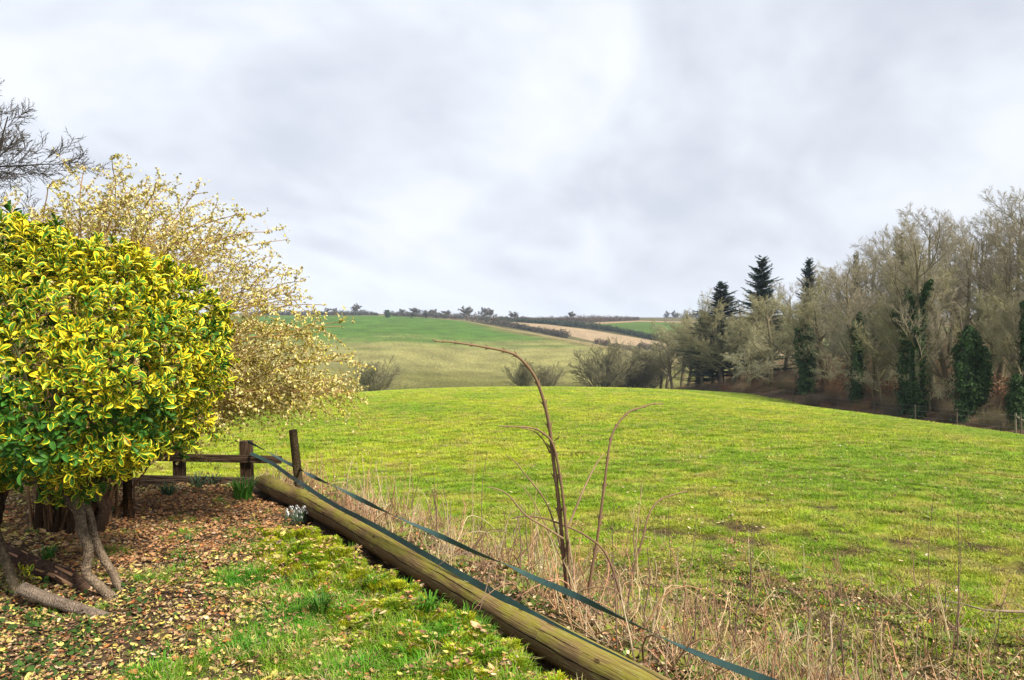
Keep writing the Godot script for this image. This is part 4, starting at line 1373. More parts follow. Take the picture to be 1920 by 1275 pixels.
# ------------------------------------------------------------------ arching sapling shoots in the middle
func shoot(o: Node3D, called: String, pp: Array, d0: float, d1: float, r0: float, r1: float, col: Color, col2: Color, nodes := true) -> void:
	# pp: photo points from foot to tip; distance runs from d0 to d1 along the shoot
	var ctl := []
	for k in pp.size():
		ctl.append(px(pp[k][0], pp[k][1], lerpf(d0, d1, float(k) / (pp.size() - 1))) - o.position)
	var pts := PackedVector3Array()
	var rad := PackedFloat32Array()
	var m := (pp.size() - 1) * 6
	for j in m + 1:
		var f := float(j) / 6.0
		var k := mini(int(f), ctl.size() - 2)
		var t := f - k
		var a: Vector3 = ctl[maxi(k - 1, 0)]
		var b: Vector3 = ctl[k]
		var e: Vector3 = ctl[k + 1]
		var g: Vector3 = ctl[mini(k + 2, ctl.size() - 1)]
		pts.append(b.cubic_interpolate(e, a, g, t))
		var r := lerpf(r0, r1, float(j) / m)
		if nodes and j % 5 == 0 and j > 0: r *= 1.35
		rad.append(r)
	var mb := MB.new()
	mb.tube(pts, rad, 8, col, col2, true)
	var bud := MB.new()
	if nodes:
		for j in range(5, m, 5):
			var ax := (pts[j + 1] - pts[j - 1]).normalized()
			var s := ax.cross(Vector3(0, 0.3, 1)).normalized()
			for sg in [-1.0, 1.0]:
				bud.spike(pts[j] + s * sg * rad[j] * 0.5, pts[j] + s * sg * rad[j] * 2.2 + ax * rad[j] * 2.6, rad[j] * 0.6, shade(col2, 0.6))
	var st := part(o, called, mb.mesh(), M["bark"])
	if nodes: part(st, "buds", bud.mesh(), M["bark"])

func sapling() -> void:
	var brown := Color(0.15, 0.088, 0.055)
	var tan := Color(0.22, 0.15, 0.09)
	var d := 4.95
	var foot := px(1068, 1180, d)
	var b := Vector3(foot.x, G(foot.x, d), -d)
	var o := thing("elder_sapling", "leafless sapling with long arching jointed shoots beyond the log", "sapling", b)
	shoot(o, "stem", [[1066, 1190], [1062, 1100], [1053, 1000], [1045, 920], [1036, 850], [1030, 800], [1019, 750], [1002, 705], [975, 672], [952, 660], [915, 652], [880, 646], [845, 641], [822, 640], [811, 637]], d, 4.5, 0.0155, 0.0035, brown, tan)
	shoot(o, "stem", [[1078, 1190], [1070, 1100], [1062, 1000], [1054, 920], [1044, 860], [1034, 828], [1018, 812], [1000, 803], [965, 800], [934, 799]], d - 0.05, 4.7, 0.012, 0.0035, brown, tan)
	shoot(o, "stem", [[1094, 1180], [1108, 1080], [1120, 1010], [1130, 935], [1138, 870], [1145, 825], [1158, 795], [1180, 772], [1200, 765], [1222, 758], [1243, 757]], d + 0.05, 5.3, 0.0115, 0.0042, brown, tan)
	shoot(o, "side_branch", [[1055, 1040], [1040, 985], [1020, 935], [985, 890], [965, 865], [948, 853]], d, 4.8, 0.0072, 0.0025, tan, shade(tan, 1.1), false)
	shoot(o, "side_branch", [[1056, 1010], [1025, 990], [985, 965], [955, 930], [935, 918], [914, 913]], d - 0.1, 4.6, 0.0080, 0.0028, tan, shade(tan, 1.1), false)
	shoot(o, "side_branch", [[1048, 1040], [1035, 1010], [1018, 975], [1000, 940], [985, 918], [967, 906]], d + 0.1, 5.1, 0.0058, 0.0022, tan, shade(tan, 1.1), false)
	shoot(o, "side_branch", [[1060, 1000], [1085, 940], [1100, 905], [1118, 870], [1133, 850]], d + 0.2, 5.6, 0.0087, 0.0042, tan, shade(tan, 1.15), false)
	shoot(o, "side_branch", [[1040, 826], [1046, 822], [1049, 817]], d - 0.2, 4.7, 0.0043, 0.0021, tan, tan, false)
	shoot(o, "side_branch", [[1032, 850], [1018, 824], [1000, 808], [975, 802]], d - 0.1, 4.7, 0.0058, 0.0025, tan, tan, false)
	shoot(o, "side_branch", [[960, 972], [985, 968], [1020, 972], [1065, 988], [1098, 1004], [1130, 1030], [1150, 1070], [1165, 1125]], d, 4.8, 0.0043, 0.0084, tan, brown, false)
	shoot(o, "side_branch", [[1072, 1130], [1080, 1115], [1100, 1104], [1135, 1100], [1160, 1112], [1180, 1140]], d - 0.3, 4.5, 0.0058, 0.0028, tan, tan, false)
	shoot(o, "side_branch", [[1062, 1112], [1040, 1090], [1005, 1083], [965, 1082]], d - 0.3, 4.3, 0.0058, 0.0028, tan, tan, false)
	shoot(o, "basal_shoot", [[1086, 1190], [1078, 1100], [1070, 1030], [1066, 1010]], d - 0.15, d - 0.1, 0.008, 0.004, brown, tan)
	# the next, thinner shoot to its side
	var d2 := 5.6
	var f2 := px(1168, 1180, d2)
	var o2 := thing("elder_sapling", "thin leafless sapling with one shoot bent over at the tip", "sapling", Vector3(f2.x, G(f2.x, d2), -d2))
	shoot(o2, "stem", [[1168, 1190], [1178, 1120], [1190, 1060], [1205, 1010], [1213, 975], [1225, 950], [1242, 935], [1268, 926], [1288, 921]], d2, 5.9, 0.0105, 0.004, brown, tan)
	shoot(o2, "side_branch", [[1192, 1050], [1188, 1000], [1198, 960], [1203, 905]], d2, 5.7, 0.0058, 0.0021, tan, tan, false)

# ------------------------------------------------------------------ log, posts, tape
func kerb_log() -> void:
	var dirv := (LOG_B - LOG_A).normalized()
	var len := 8.0
	var A := Vector3(LOG_A.x, 0.10, -LOG_A.y)
	var o := thing("kerb_log", "long weathered algae-stained log laid as a kerb along the lawn", "log", A)
	var mb := MB.new()
	mb.use_uv = true
	var sides := 56
	var rings := 130
	for j in rings + 1:
		var t := float(j) / rings * len
		var p := Vector3(dirv.x * t, 0.02 * sin(t * 0.9), -dirv.y * t) + Vector3(0.81, 0, -0.58) * 0.022 * sin(t * 0.75 + 0.4)
		var dd := Vector3(dirv.x, 0, -dirv.y)
		var a := dd.cross(Vector3.UP).normalized()
		var b := Vector3.UP
		var r := 0.097 + 0.003 * n1.get_noise_2d(t * 2.0, 4.0)
		if t < 0.12: r *= lerpf(0.86, 1.0, t / 0.12)
		for s in sides + 1:
			var ph := float(s) / sides * TAU
			var oo := a * cos(ph) + b * sin(ph)
			var rr := r * (1.0 + 0.075 * n2.get_noise_3d(oo.x * 2.0, oo.y * 2.0, t * 1.5) + 0.03 * n2.get_noise_3d(oo.x * 11.0, oo.y * 11.0, t * 2.0))
			mb.v.append(p + oo * rr)
			mb.n.append(oo)
			mb.uv.append(Vector2(float(s) / sides, t / 2.6))
			var cc := Color(0.82, 0.80, 0.84).lerp(Color(1.1, 1.08, 1.15), (1.0 - ss(0.5, 1.0, t + 0.3 * n1.get_noise_2d(t * 9.0, ph * 3.0))) * 0.8)
			mb.c.append(cc)
	for j in rings:
		for s in sides:
			var p := j * (sides + 1) + s
			var q := p + sides + 1
			mb.i.append_array(PackedInt32Array([p, q, p + 1, p + 1, q, q + 1]))
	# check the winding against the normals
	var fn := (mb.v[mb.i[2]] - mb.v[mb.i[0]]).cross(mb.v[mb.i[1]] - mb.v[mb.i[0]])
	if fn.dot(mb.n[mb.i[0]]) < 0.0:
		for k in range(0, mb.i.size(), 3):
			var w := mb.i[k + 1]
			mb.i[k + 1] = mb.i[k + 2]
			mb.i[k + 2] = w
	part(o, "round_wood", mb.mesh(), M["log"])
	var cap := MB.new()
	var cen := Vector3(-dirv.x * 0.012, 0, dirv.y * 0.012)
	for ring in 5:
		var r0 := 0.082 * ring / 5.0
		var r1 := 0.082 * (ring + 1) / 5.0
		for s in 28:
			var dd := Vector3(dirv.x, 0, -dirv.y)
			var a := dd.cross(Vector3.UP).normalized()
			var p0 := s / 28.0 * TAU
			var p1 := (s + 1) / 28.0 * TAU
			var e0 := a * cos(p0) + Vector3.UP * sin(p0)
			var e1 := a * cos(p1) + Vector3.UP * sin(p1)
			cap.quad(cen + e0 * r0, cen + e1 * r0, cen + e1 * r1, cen + e0 * r1, Color(0.30, 0.27, 0.21) if ring % 2 == 0 else Color(0.22, 0.19, 0.14))
	part(o, "end_grain", cap.mesh(), M["bark"])
	# peg holding the log on its lawn side
	var pg := hit(1020, 1212)
	var po := thing("wooden_peg", "short mossy wooden peg driven in beside the log", "peg", Vector3(pg.x, pg.y, pg.z))
	var pm := MB.new()
	pm.tube(PackedVector3Array([Vector3(0, -0.08, 0), Vector3(0.01, 0.06, 0), Vector3(0.02, 0.15, -0.01)]), PackedFloat32Array([0.024, 0.022, 0.016]), 8, Color(0.20, 0.15, 0.08), Color(0.28, 0.24, 0.10), true, n2, 0.3)
	part(po, "shaft", pm.mesh(), M["bark"])
	var pc := MB.new()
	for k in 40:
		pc.spike(Vector3(0.012, 0.08, 0.012) + rdir(rng_of(900 + k)) * 0.015, Vector3(0.012, 0.09, 0.02) + rdir(rng_of(900 + k)) * 0.032, 0.002, Color(0.22, 0.24, 0.02))
	part(po, "moss", pc.mesh(), M["grass"])

func tape(called: String, label: String, pp: Array, ds: Array, width: float, phase: float, rate: float, slack: float) -> void:
	var ctl := []
	for k in pp.size():
		ctl.append(px(pp[k][0], pp[k][1], ds[k]))
	var o := thing(called, label, "tape", ctl[0])
	var pts := PackedVector3Array()
	var m := (ctl.size() - 1) * 14
	for j in m + 1:
		var f := float(j) / 14.0
		var k := mini(int(f), ctl.size() - 2)
		var a: Vector3 = ctl[maxi(k - 1, 0)]
		var g: Vector3 = ctl[mini(k + 2, ctl.size() - 1)]
		pts.append(ctl[k].cubic_interpolate(ctl[k + 1], a, g, f - k) - o.position)
	var mb := MB.new()
	var run := 0.0
	var prevs := []
	for j in m + 1:
		if j > 0: run += (pts[j] - pts[j - 1]).length()
		var dd := (pts[mini(j + 1, m)] - pts[maxi(j - 1, 0)]).normalized()
		var s := dd.cross(Vector3.UP).normalized()
		var up := s.cross(dd).normalized()
		var an := phase + rate * run + 0.45 * n1.get_noise_2d(run * 2.0, phase * 7.0)
		var w := (up * cos(an) + s * sin(an)) * width * 0.5
		var th := (up * -sin(an) + s * cos(an)) * 0.0012
		var q := [pts[j] - w - th, pts[j] + w - th, pts[j] + w + th, pts[j] - w + th]
		if j > 0:
			var c := Color(0.028, 0.064, 0.056)
			c = shade(c, 1.0 + 0.25 * n2.get_noise_2d(run * 30.0, 2.0))
			mb.quad(prevs[0], prevs[1], q[1], q[0], c)
			mb.quad(prevs[2], prevs[3], q[3], q[2], c)
			mb.quad(prevs[1], prevs[2], q[2], q[1], c)
			mb.quad(prevs[3], prevs[0], q[0], q[3], c)
		prevs = q
	part(o, "webbing", mb.mesh(), M["tape"])

func fence() -> void:
	# low rail fence at the garden's far end
	var dpost := 8.62
	var f := hit(463, 908)
	var p1 := px(463, 908, dpost)
	var o := thing("garden_rail_fence", "low dark timber fence with one rail and a kickboard behind the shrub", "fence", Vector3(p1.x, G(p1.x, dpost - 0.05), -dpost))
	var base := o.position
	var brown := Color(0.155, 0.10, 0.062)
	var top := px(459, 826, dpost)
	var mb := MB.new()
	var hh := top.y - base.y
	mb.box(Vector3(0, 0, 0), Vector3(0.066, hh * 0.5 + 0.1, 0.05), Basis.IDENTITY, brown, 0.006)
	var a := part(o, "post", mb.mesh(), M["timber"])
	a.position = Vector3(0, hh * 0.5 - 0.1, 0)
	a.rotation.z = 0.03
	var m2 := MB.new()
	m2.box(Vector3.ZERO, Vector3(0.06, 0.34, 0.05), Basis.IDENTITY, shade(brown, 0.9), 0.006)
	for xx in [338.0, 205.0, 70.0]:
		var q := px(xx, 880, dpost + 0.02)
		var b := part(o, "post", m2.mesh(), M["timber"])
		b.position = Vector3(q.x - base.x, 0.15, 0)
	# the rail, nailed to the garden face of the posts
	var r0 := px(60, 852, dpost - 0.085)
	var r1 := px(528, 862, dpost - 0.085)
	var m3 := MB.new()
	var L := (r1 - r0).length()
	m3.box(Vector3.ZERO, Vector3(0.043, L * 0.5, 0.022), Basis.IDENTITY, shade(brown, 0.95), 0.004)
	var rl := part(o, "rail", m3.mesh(), M["timber"])
	rl.position = (r0 + r1) * 0.5 - base
	rl.rotation.z = PI / 2.0 + atan2(r1.y - r0.y, r1.x - r0.x)
	# kickboards on edge at the foot
	for seg in [[60.0, 262.0], [264.0, 474.0]]:
		var k0 := px(seg[0], 898, dpost - 0.08)
		var k1 := px(seg[1], 903, dpost - 0.08)
		var m4 := MB.new()
		m4.box(Vector3.ZERO, Vector3(0.075, (k1 - k0).length() * 0.5, 0.02), Basis.IDENTITY, Color(0.24, 0.165, 0.115), 0.004)
		var kb := part(o, "kickboard", m4.mesh(), M["timber"])
		kb.position = Vector3((k0.x + k1.x) * 0.5, (k0.y + k1.y) * 0.5 - 0.03, k0.z) - base
		kb.rotation.z = PI / 2.0 + atan2(k1.y - k0.y, k1.x - k0.x)
	# the leaning stake beside the log
	var d2 := 7.75
	var s0 := px(564, 928, d2)
	var s1 := px(549, 806, d2 + 0.05)
	var so := thing("fence_stake", "leaning weathered stake standing beside the log", "post", Vector3(s0.x, 0.0, s0.z))
	var m5 := MB.new()
	var v := s1 - so.position
	m5.tube(PackedVector3Array([-v * 0.15, Vector3.ZERO, v * 0.25, v * 0.5, v * 0.75, v]), PackedFloat32Array([0.048, 0.047, 0.047, 0.045, 0.044, 0.043]), 18, Color(0.26, 0.19, 0.095), Color(0.23, 0.17, 0.095), true, n2, 0.12)
	part(so, "shaft", m5.mesh(), M["stem_bark"])
	# the two lengths of green webbing
	var dl := func(x, y):   # distance at which the line of sight meets the upright plane of the log's far side
		var u: float = (x - 960.0) / F
		return (-0.03 + LOG_A.x * 0.8144 + LOG_A.y * 0.5803) / (u * 0.8144 + 0.5803)
	var up := [[465, 828], [500, 846], [530, 863], [565, 881], [592, 896], [635, 915], [677, 937], [740, 967], [823, 1004], [893, 1036], [953, 1060], [1000, 1083], [1073, 1114], [1193, 1172], [1312, 1227], [1432, 1273], [1560, 1320]]
	var ud := []
	for q in up:
		ud.append(lerpf(8.5, 2.9, clampf(float(q[0] - 465) / 1000.0, 0.0, 1.1) ** 0.62) if false else dl.call(q[0], q[1]) + 0.32 * ss(600.0, 1300.0, q[0]))
	ud[0] = dpost - 0.12
	ud[1] = dpost - 0.2
	ud[2] = dpost - 0.42
	ud[3] = d2 - 0.06
	tape("green_tape", "slack twisted dark green webbing tape above the log", up, ud, 0.034, 0.3, 2.6, 0.0)
	var lo := [[470, 850], [490, 859], [512, 870], [540, 890], [567, 908], [600, 930], [635, 951], [680, 974], [730, 1001], [800, 1041], [880, 1086], [960, 1130], [1060, 1186], [1150, 1232], [1240, 1280], [1340, 1335]]
	var ld := []
	for q in lo:
		ld.append(dl.call(q[0], q[1]))
	ld[0] = dpost - 0.12
	ld[1] = dpost - 0.3
	ld[2] = dpost - 0.5
	ld[3] = d2 + 0.1
	tape("green_tape", "taut dark green webbing tape lying along the log's top", lo, ld, 0.038, -0.5, 0.02, 0.0)

# ------------------------------------------------------------------ plants of the garden
func leaf_mesh(kind: int) -> ArrayMesh:
	# an obovate leaf 1 long along +z, folded along the midrib: green middle, yellow margin
	var mb := MB.new()
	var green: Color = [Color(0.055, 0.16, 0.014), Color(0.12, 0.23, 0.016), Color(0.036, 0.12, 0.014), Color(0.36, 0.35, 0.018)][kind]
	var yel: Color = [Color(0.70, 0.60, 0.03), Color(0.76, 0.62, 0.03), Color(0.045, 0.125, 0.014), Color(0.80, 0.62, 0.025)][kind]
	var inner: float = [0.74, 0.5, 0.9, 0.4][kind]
	var T1 := [0.0, 0.16, 0.36, 0.58, 0.78, 0.93, 1.0]
	var W1 := [0.02, 0.10, 0.19, 0.245, 0.225, 0.13, 0.0]
	var fold := 0.42
	for sg in [-1.0, 1.0]:
		for j in 6:
			var P := []
			for q in [j, j + 1]:
				var t: float = T1[q]
				var w: float = W1[q]
				var y := 0.10 * sin(t * PI) - 0.16 * t * t
				var ti: float = lerpf(0.5, t, 0.55 + 0.45 * inner) if t > 0.6 else t
				P.append([Vector3(0, y, ti), Vector3(sg * w * inner, y + fold * w * inner, ti), Vector3(sg * w, y + fold * w * 1.05, t), Vector3(0, y, t)])
			if sg > 0:
				mb.quad(P[0][0], P[1][0], P[1][1], P[0][1], green)
				mb.quad(P[0][1], P[1][1], P[1][2], P[0][2], yel)
			else:
				mb.quad(P[0][0], P[0][1], P[1][1], P[1][0], green)
				mb.quad(P[0][1], P[0][2], P[1][2], P[1][1], yel)
	return mb.mesh()

func variegated_shrub() -> void:
	var g := rng_of(201)
	var d0 := 4.92
	var foot := hit(222, 1122)
	var o := thing("variegated_shrub", "rounded evergreen shrub with yellow-edged glossy leaves on bent stems", "shrub", Vector3(foot.x, foot.y, foot.z))
	var B := o.position
	var bark := Color(0.56, 0.42, 0.29)
	var dark := Color(0.13, 0.10, 0.06)
	var C := px(108, 668, d0)            # middle of the crown
	var stem := func(called: String, pp: Array, ds: Array, rs: Array, c1: Color, c2: Color):
		var ctl := []
		for k in pp.size(): ctl.append(px(pp[k][0], pp[k][1], ds[k]) - B)
		var pts := PackedVector3Array()
		var rad := PackedFloat32Array()
		var m := (pp.size() - 1) * 6
		for j in m + 1:
			var f := j / 6.0
			var k := mini(int(f), ctl.size() - 2)
			pts.append(ctl[k].cubic_interpolate(ctl[k + 1], ctl[maxi(k - 1, 0)], ctl[mini(k + 2, ctl.size() - 1)], f - k))
			rad.append(0.88 * lerpf(rs[k], rs[k + 1], f - k))
		var mb := MB.new()
		mb.tube(pts, rad, 20, c1, c2, true, n2, 0.14)
		return part(o, called, mb.mesh(), M["stem_bark"])
	var fd := -foot.z
	stem.call("stem", [[228, 1140], [218, 1128], [191, 1103], [163, 1075], [165, 1050], [165, 1026], [153, 994], [148, 959], [123, 935], [95, 910], [60, 860], [40, 780]], [fd, fd, fd, fd, fd + 0.02, fd + 0.03, fd + 0.04, fd + 0.05, fd + 0.05, fd + 0.08, fd + 0.1, fd + 0.1], [0.042, 0.04, 0.036, 0.034, 0.035, 0.036, 0.038, 0.04, 0.04, 0.036, 0.03, 0.02], bark, shade(bark, 0.75))
	stem.call("stem", [[232, 1115], [226, 1106], [212, 1076], [191, 1041], [176, 1003], [168, 968], [156, 935], [170, 890], [210, 830], [250, 760]], [fd + 0.12, fd + 0.12, fd + 0.12, fd + 0.12, fd + 0.12, fd + 0.12, fd + 0.1, fd + 0.1, fd + 0.05, fd], [0.033, 0.033, 0.03, 0.03, 0.03, 0.032, 0.034, 0.03, 0.025, 0.015], bark, shade(bark, 0.8))
	stem.call("stem", [[34, 1118], [23, 1085], [12, 1053], [0, 1018], [-20, 960], [-40, 880], [-60, 780]], [fd - 0.1, fd - 0.05, fd, fd, fd, fd, fd], [0.034, 0.034, 0.033, 0.032, 0.032, 0.03, 0.02], Color(0.36, 0.28, 0.17), shade(bark, 0.8))
	# boughs inside the crown
	var bm := MB.new()
	for k in 34:
		var q := rdir(g)
		q.y = absf(q.y) * 0.9 - 0.25
		var tip := C + Vector3(q.x * 0.92, q.y * 0.82, q.z * 0.85) - B
		var st := (px(120 if k % 2 == 0 else 165, 930, d0 + 0.05) if k % 3 != 0 else px(60, 870, d0 + 0.1)) - B
		var mid := st.lerp(tip, 0.5) + rdir(g) * 0.12
		bm.tube(PackedVector3Array([st, st.lerp(mid, 0.5) + rdir(g) * 0.03, mid, mid.lerp(tip, 0.5) + rdir(g) * 0.03, tip]), PackedFloat32Array([0.02, 0.016, 0.012, 0.008, 0.004]), 6, dark, Color(0.12, 0.14, 0.05))
	part(o, "boughs", bm.mesh(), M["bark"])
	# leaf shoots
	var lm := [leaf_mesh(0), leaf_mesh(1), leaf_mesh(2), leaf_mesh(3)]
	var X := [[], [], [], []]
	var TC := [PackedColorArray(), PackedColorArray(), PackedColorArray(), PackedColorArray()]
	var near := []
	var cam := Vector3(0, EYE, 0)
	for k in 4500:
		var q := rdir(g)
		# keep more shoots on the side one can see
		if q.z < -0.3 and g.randf() < 0.5: continue
		var ex := 0.94 if q.x > 0 else 0.95
		var ry := 0.80 if q.y > 0 else 0.80
		var rz := 0.82
		var sup := pow(pow(absf(q.x), 2.5) + pow(absf(q.y), 2.5) + pow(absf(q.z), 2.5), -1.0 / 2.5)
		var lump := 1.0 + 0.30 * n1.get_noise_3d(q.x * 2.0 + 3.0, q.y * 2.0, q.z * 2.0) + 0.16 * n2.get_noise_3d(q.x * 4.0, q.y * 4.0 + 8.0, q.z * 4.0)
		var layer := g.randf()
		var dep := 1.0 - (g.randf_range(-0.07, 0.02) if layer < 0.12 else (0.0 if layer < 0.55 else g.randf_range(0.04, 0.30)))
		var e := Vector3(q.x * ex, q.y * ry, q.z * rz) * sup * lump
		if q.x > 0.0 and q.y > 0.0: e *= 1.0 - 0.20 * q.x * q.y     # the shoulder slopes down to the right
		if q.y < -0.6: e.y *= 0.95
		var p := C + e * dep
		var nrm := Vector3(q.x / ex, q.y / ry, q.z / rz).normalized()
		var ax := (nrm * 0.85 + Vector3.UP * 0.45 + rdir(g) * 0.45).normalized()
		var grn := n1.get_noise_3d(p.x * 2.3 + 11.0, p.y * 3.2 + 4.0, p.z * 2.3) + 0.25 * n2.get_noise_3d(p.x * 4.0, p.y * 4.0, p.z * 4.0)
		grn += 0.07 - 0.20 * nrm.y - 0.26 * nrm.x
		var nl := g.randi_range(5, 8)
		for j in nl:
			var t := j * 2.4 + g.randf_range(-0.4, 0.4)
			var sx := ax.cross(Vector3(0.3, 0.2, 0.9)).normalized()
			var sy := ax.cross(sx)
			var side := sx * cos(t) + sy * sin(t)
			var open := lerpf(0.35, 1.25, float(nl - 1 - j) / nl) + g.randf_range(-0.15, 0.2)
			var dirl := (ax * cos(open) + side * sin(open)).normalized()
			var up := (ax * sin(open) - side * cos(open)).normalized()
			up = (up + rdir(g) * 0.35).normalized()
			var rt := up.cross(dirl).normalized()
			up = dirl.cross(rt).normalized()
			var sz := lerpf(0.032, 0.076, pow(g.randf(), 1.1))
			var at := p + ax * (j * 0.007) + side * 0.005
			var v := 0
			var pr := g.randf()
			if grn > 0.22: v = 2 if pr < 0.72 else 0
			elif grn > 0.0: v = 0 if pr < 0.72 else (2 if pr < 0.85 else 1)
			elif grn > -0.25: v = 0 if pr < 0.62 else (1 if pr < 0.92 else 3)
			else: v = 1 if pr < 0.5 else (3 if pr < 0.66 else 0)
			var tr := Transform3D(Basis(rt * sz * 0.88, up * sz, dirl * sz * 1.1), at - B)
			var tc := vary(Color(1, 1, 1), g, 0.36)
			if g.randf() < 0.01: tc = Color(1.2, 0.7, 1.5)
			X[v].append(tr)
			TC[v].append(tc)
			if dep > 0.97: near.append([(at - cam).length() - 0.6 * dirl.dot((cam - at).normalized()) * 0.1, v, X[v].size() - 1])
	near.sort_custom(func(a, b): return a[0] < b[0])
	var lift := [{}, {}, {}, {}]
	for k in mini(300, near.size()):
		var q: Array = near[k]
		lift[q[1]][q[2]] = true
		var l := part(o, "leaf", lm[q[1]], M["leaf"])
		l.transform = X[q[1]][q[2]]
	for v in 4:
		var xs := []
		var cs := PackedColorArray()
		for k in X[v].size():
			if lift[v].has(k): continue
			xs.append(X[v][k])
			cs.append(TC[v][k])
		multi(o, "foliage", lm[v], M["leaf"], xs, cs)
	# a low leafy sprig by the pale stem
	var sp := hit(45, 1108)
	var s2 := thing("shrub_sprig", "low sprig of yellow-edged leaves sprouting by the cut stem", "plant", sp)
	for k in 16:
		var dirl := (rdir(g) + Vector3.UP * 0.8).normalized()
		var rt := dirl.cross(rdir(g)).normalized()
		var l := part(s2, "leaf", lm[k % 2], M["leaf"])
		l.transform = Transform3D(Basis(rt, dirl.cross(rt), dirl).scaled(Vector3.ONE * g.randf_range(0.04, 0.06)), Vector3(g.randf_range(-0.07, 0.07), g.randf_range(0.03, 0.14), g.randf_range(-0.04, 0.04)))
	var tw := MB.new()
	for k in 5:
		tw.spike(Vector3(g.randf_range(-0.02, 0.02), -0.01, 0), Vector3(g.randf_range(-0.08, 0.08), 0.13, g.randf_range(-0.04, 0.04)), 0.003, Color(0.15, 0.16, 0.05))
	part(s2, "twigs", tw.mesh(), M["twig"])
	# old stem leaning in from the side, red-brown and peeling
	var d1 := fd + 0.1
	var os := thing("peeling_bough", "thick red-brown peeling bough leaning low behind the pale stems", "branch", px(176, 1123, d1))
	var ctl := [[186, 1135], [176, 1123], [153, 1100], [118, 1079], [73, 1064], [20, 1038], [-60, 1010], [-160, 960]]
	var pts := PackedVector3Array()
	var rad := PackedFloat32Array()
	for k in ctl.size() - 1:
		for j in 6:
			pts.append(px(lerpf(ctl[k][0], ctl[k + 1][0], j / 6.0), lerpf(ctl[k][1], ctl[k + 1][1], j / 6.0), d1 + 0.05 * k) - os.position)
			rad.append(0.058 + 0.003 * sin(k + j))
	var om := MB.new()
	om.tube(pts, rad, 24, Color(0.27, 0.16, 0.11), Color(0.21, 0.13, 0.095), true, n2, 0.16)
	part(os, "round_wood", om.mesh(), M["stem_bark"])
	var pl := MB.new()
	for k in 26:
		var j := g.randi_range(3, pts.size() - 4)
		var t := g.randf_range(-0.6, 2.2)
		var rr := rad[j] + 0.003
		var p := pts[j] + Vector3(0, sin(t), cos(t)) * rr
		var ax := (pts[j + 2] - pts[j - 2]).normalized() * g.randf_range(0.05, 0.13)
		var w := Vector3(0, cos(t), -sin(t)) * g.randf_range(0.006, 0.014)
		pl.quad(p - ax - w, p - ax + w, p + ax + w * 0.4, p + ax - w * 0.4, vary(Color(0.33, 0.19, 0.11), g, 0.4))
	part(os, "peeling_bark", pl.mesh(), M["bark"])
	# pale cut stem lying beside it
	var d3 := -hit(200, 1162).z
	var ps := thing("cut_stem", "pale grey cut stem lying on the leaf litter", "branch", px(205, 1160, d3))
	var pp := PackedVector3Array()
	var pr2 := PackedFloat32Array()
	for k in 14:
		var t := k / 13.0
		pp.append(px(lerpf(42, 204, t), lerpf(1103, 1160, pow(t, 0.85)), d3 + 0.16 * (1.0 - t)) - ps.position)
		pr2.append(lerpf(0.040, 0.034, t))
	var pm := MB.new()
	pm.tube(pp, pr2, 20, Color(0.58, 0.45, 0.34), Color(0.62, 0.47, 0.36), true, n2, 0.14)
	part(ps, "round_wood", pm.mesh(), M["stem_bark"])

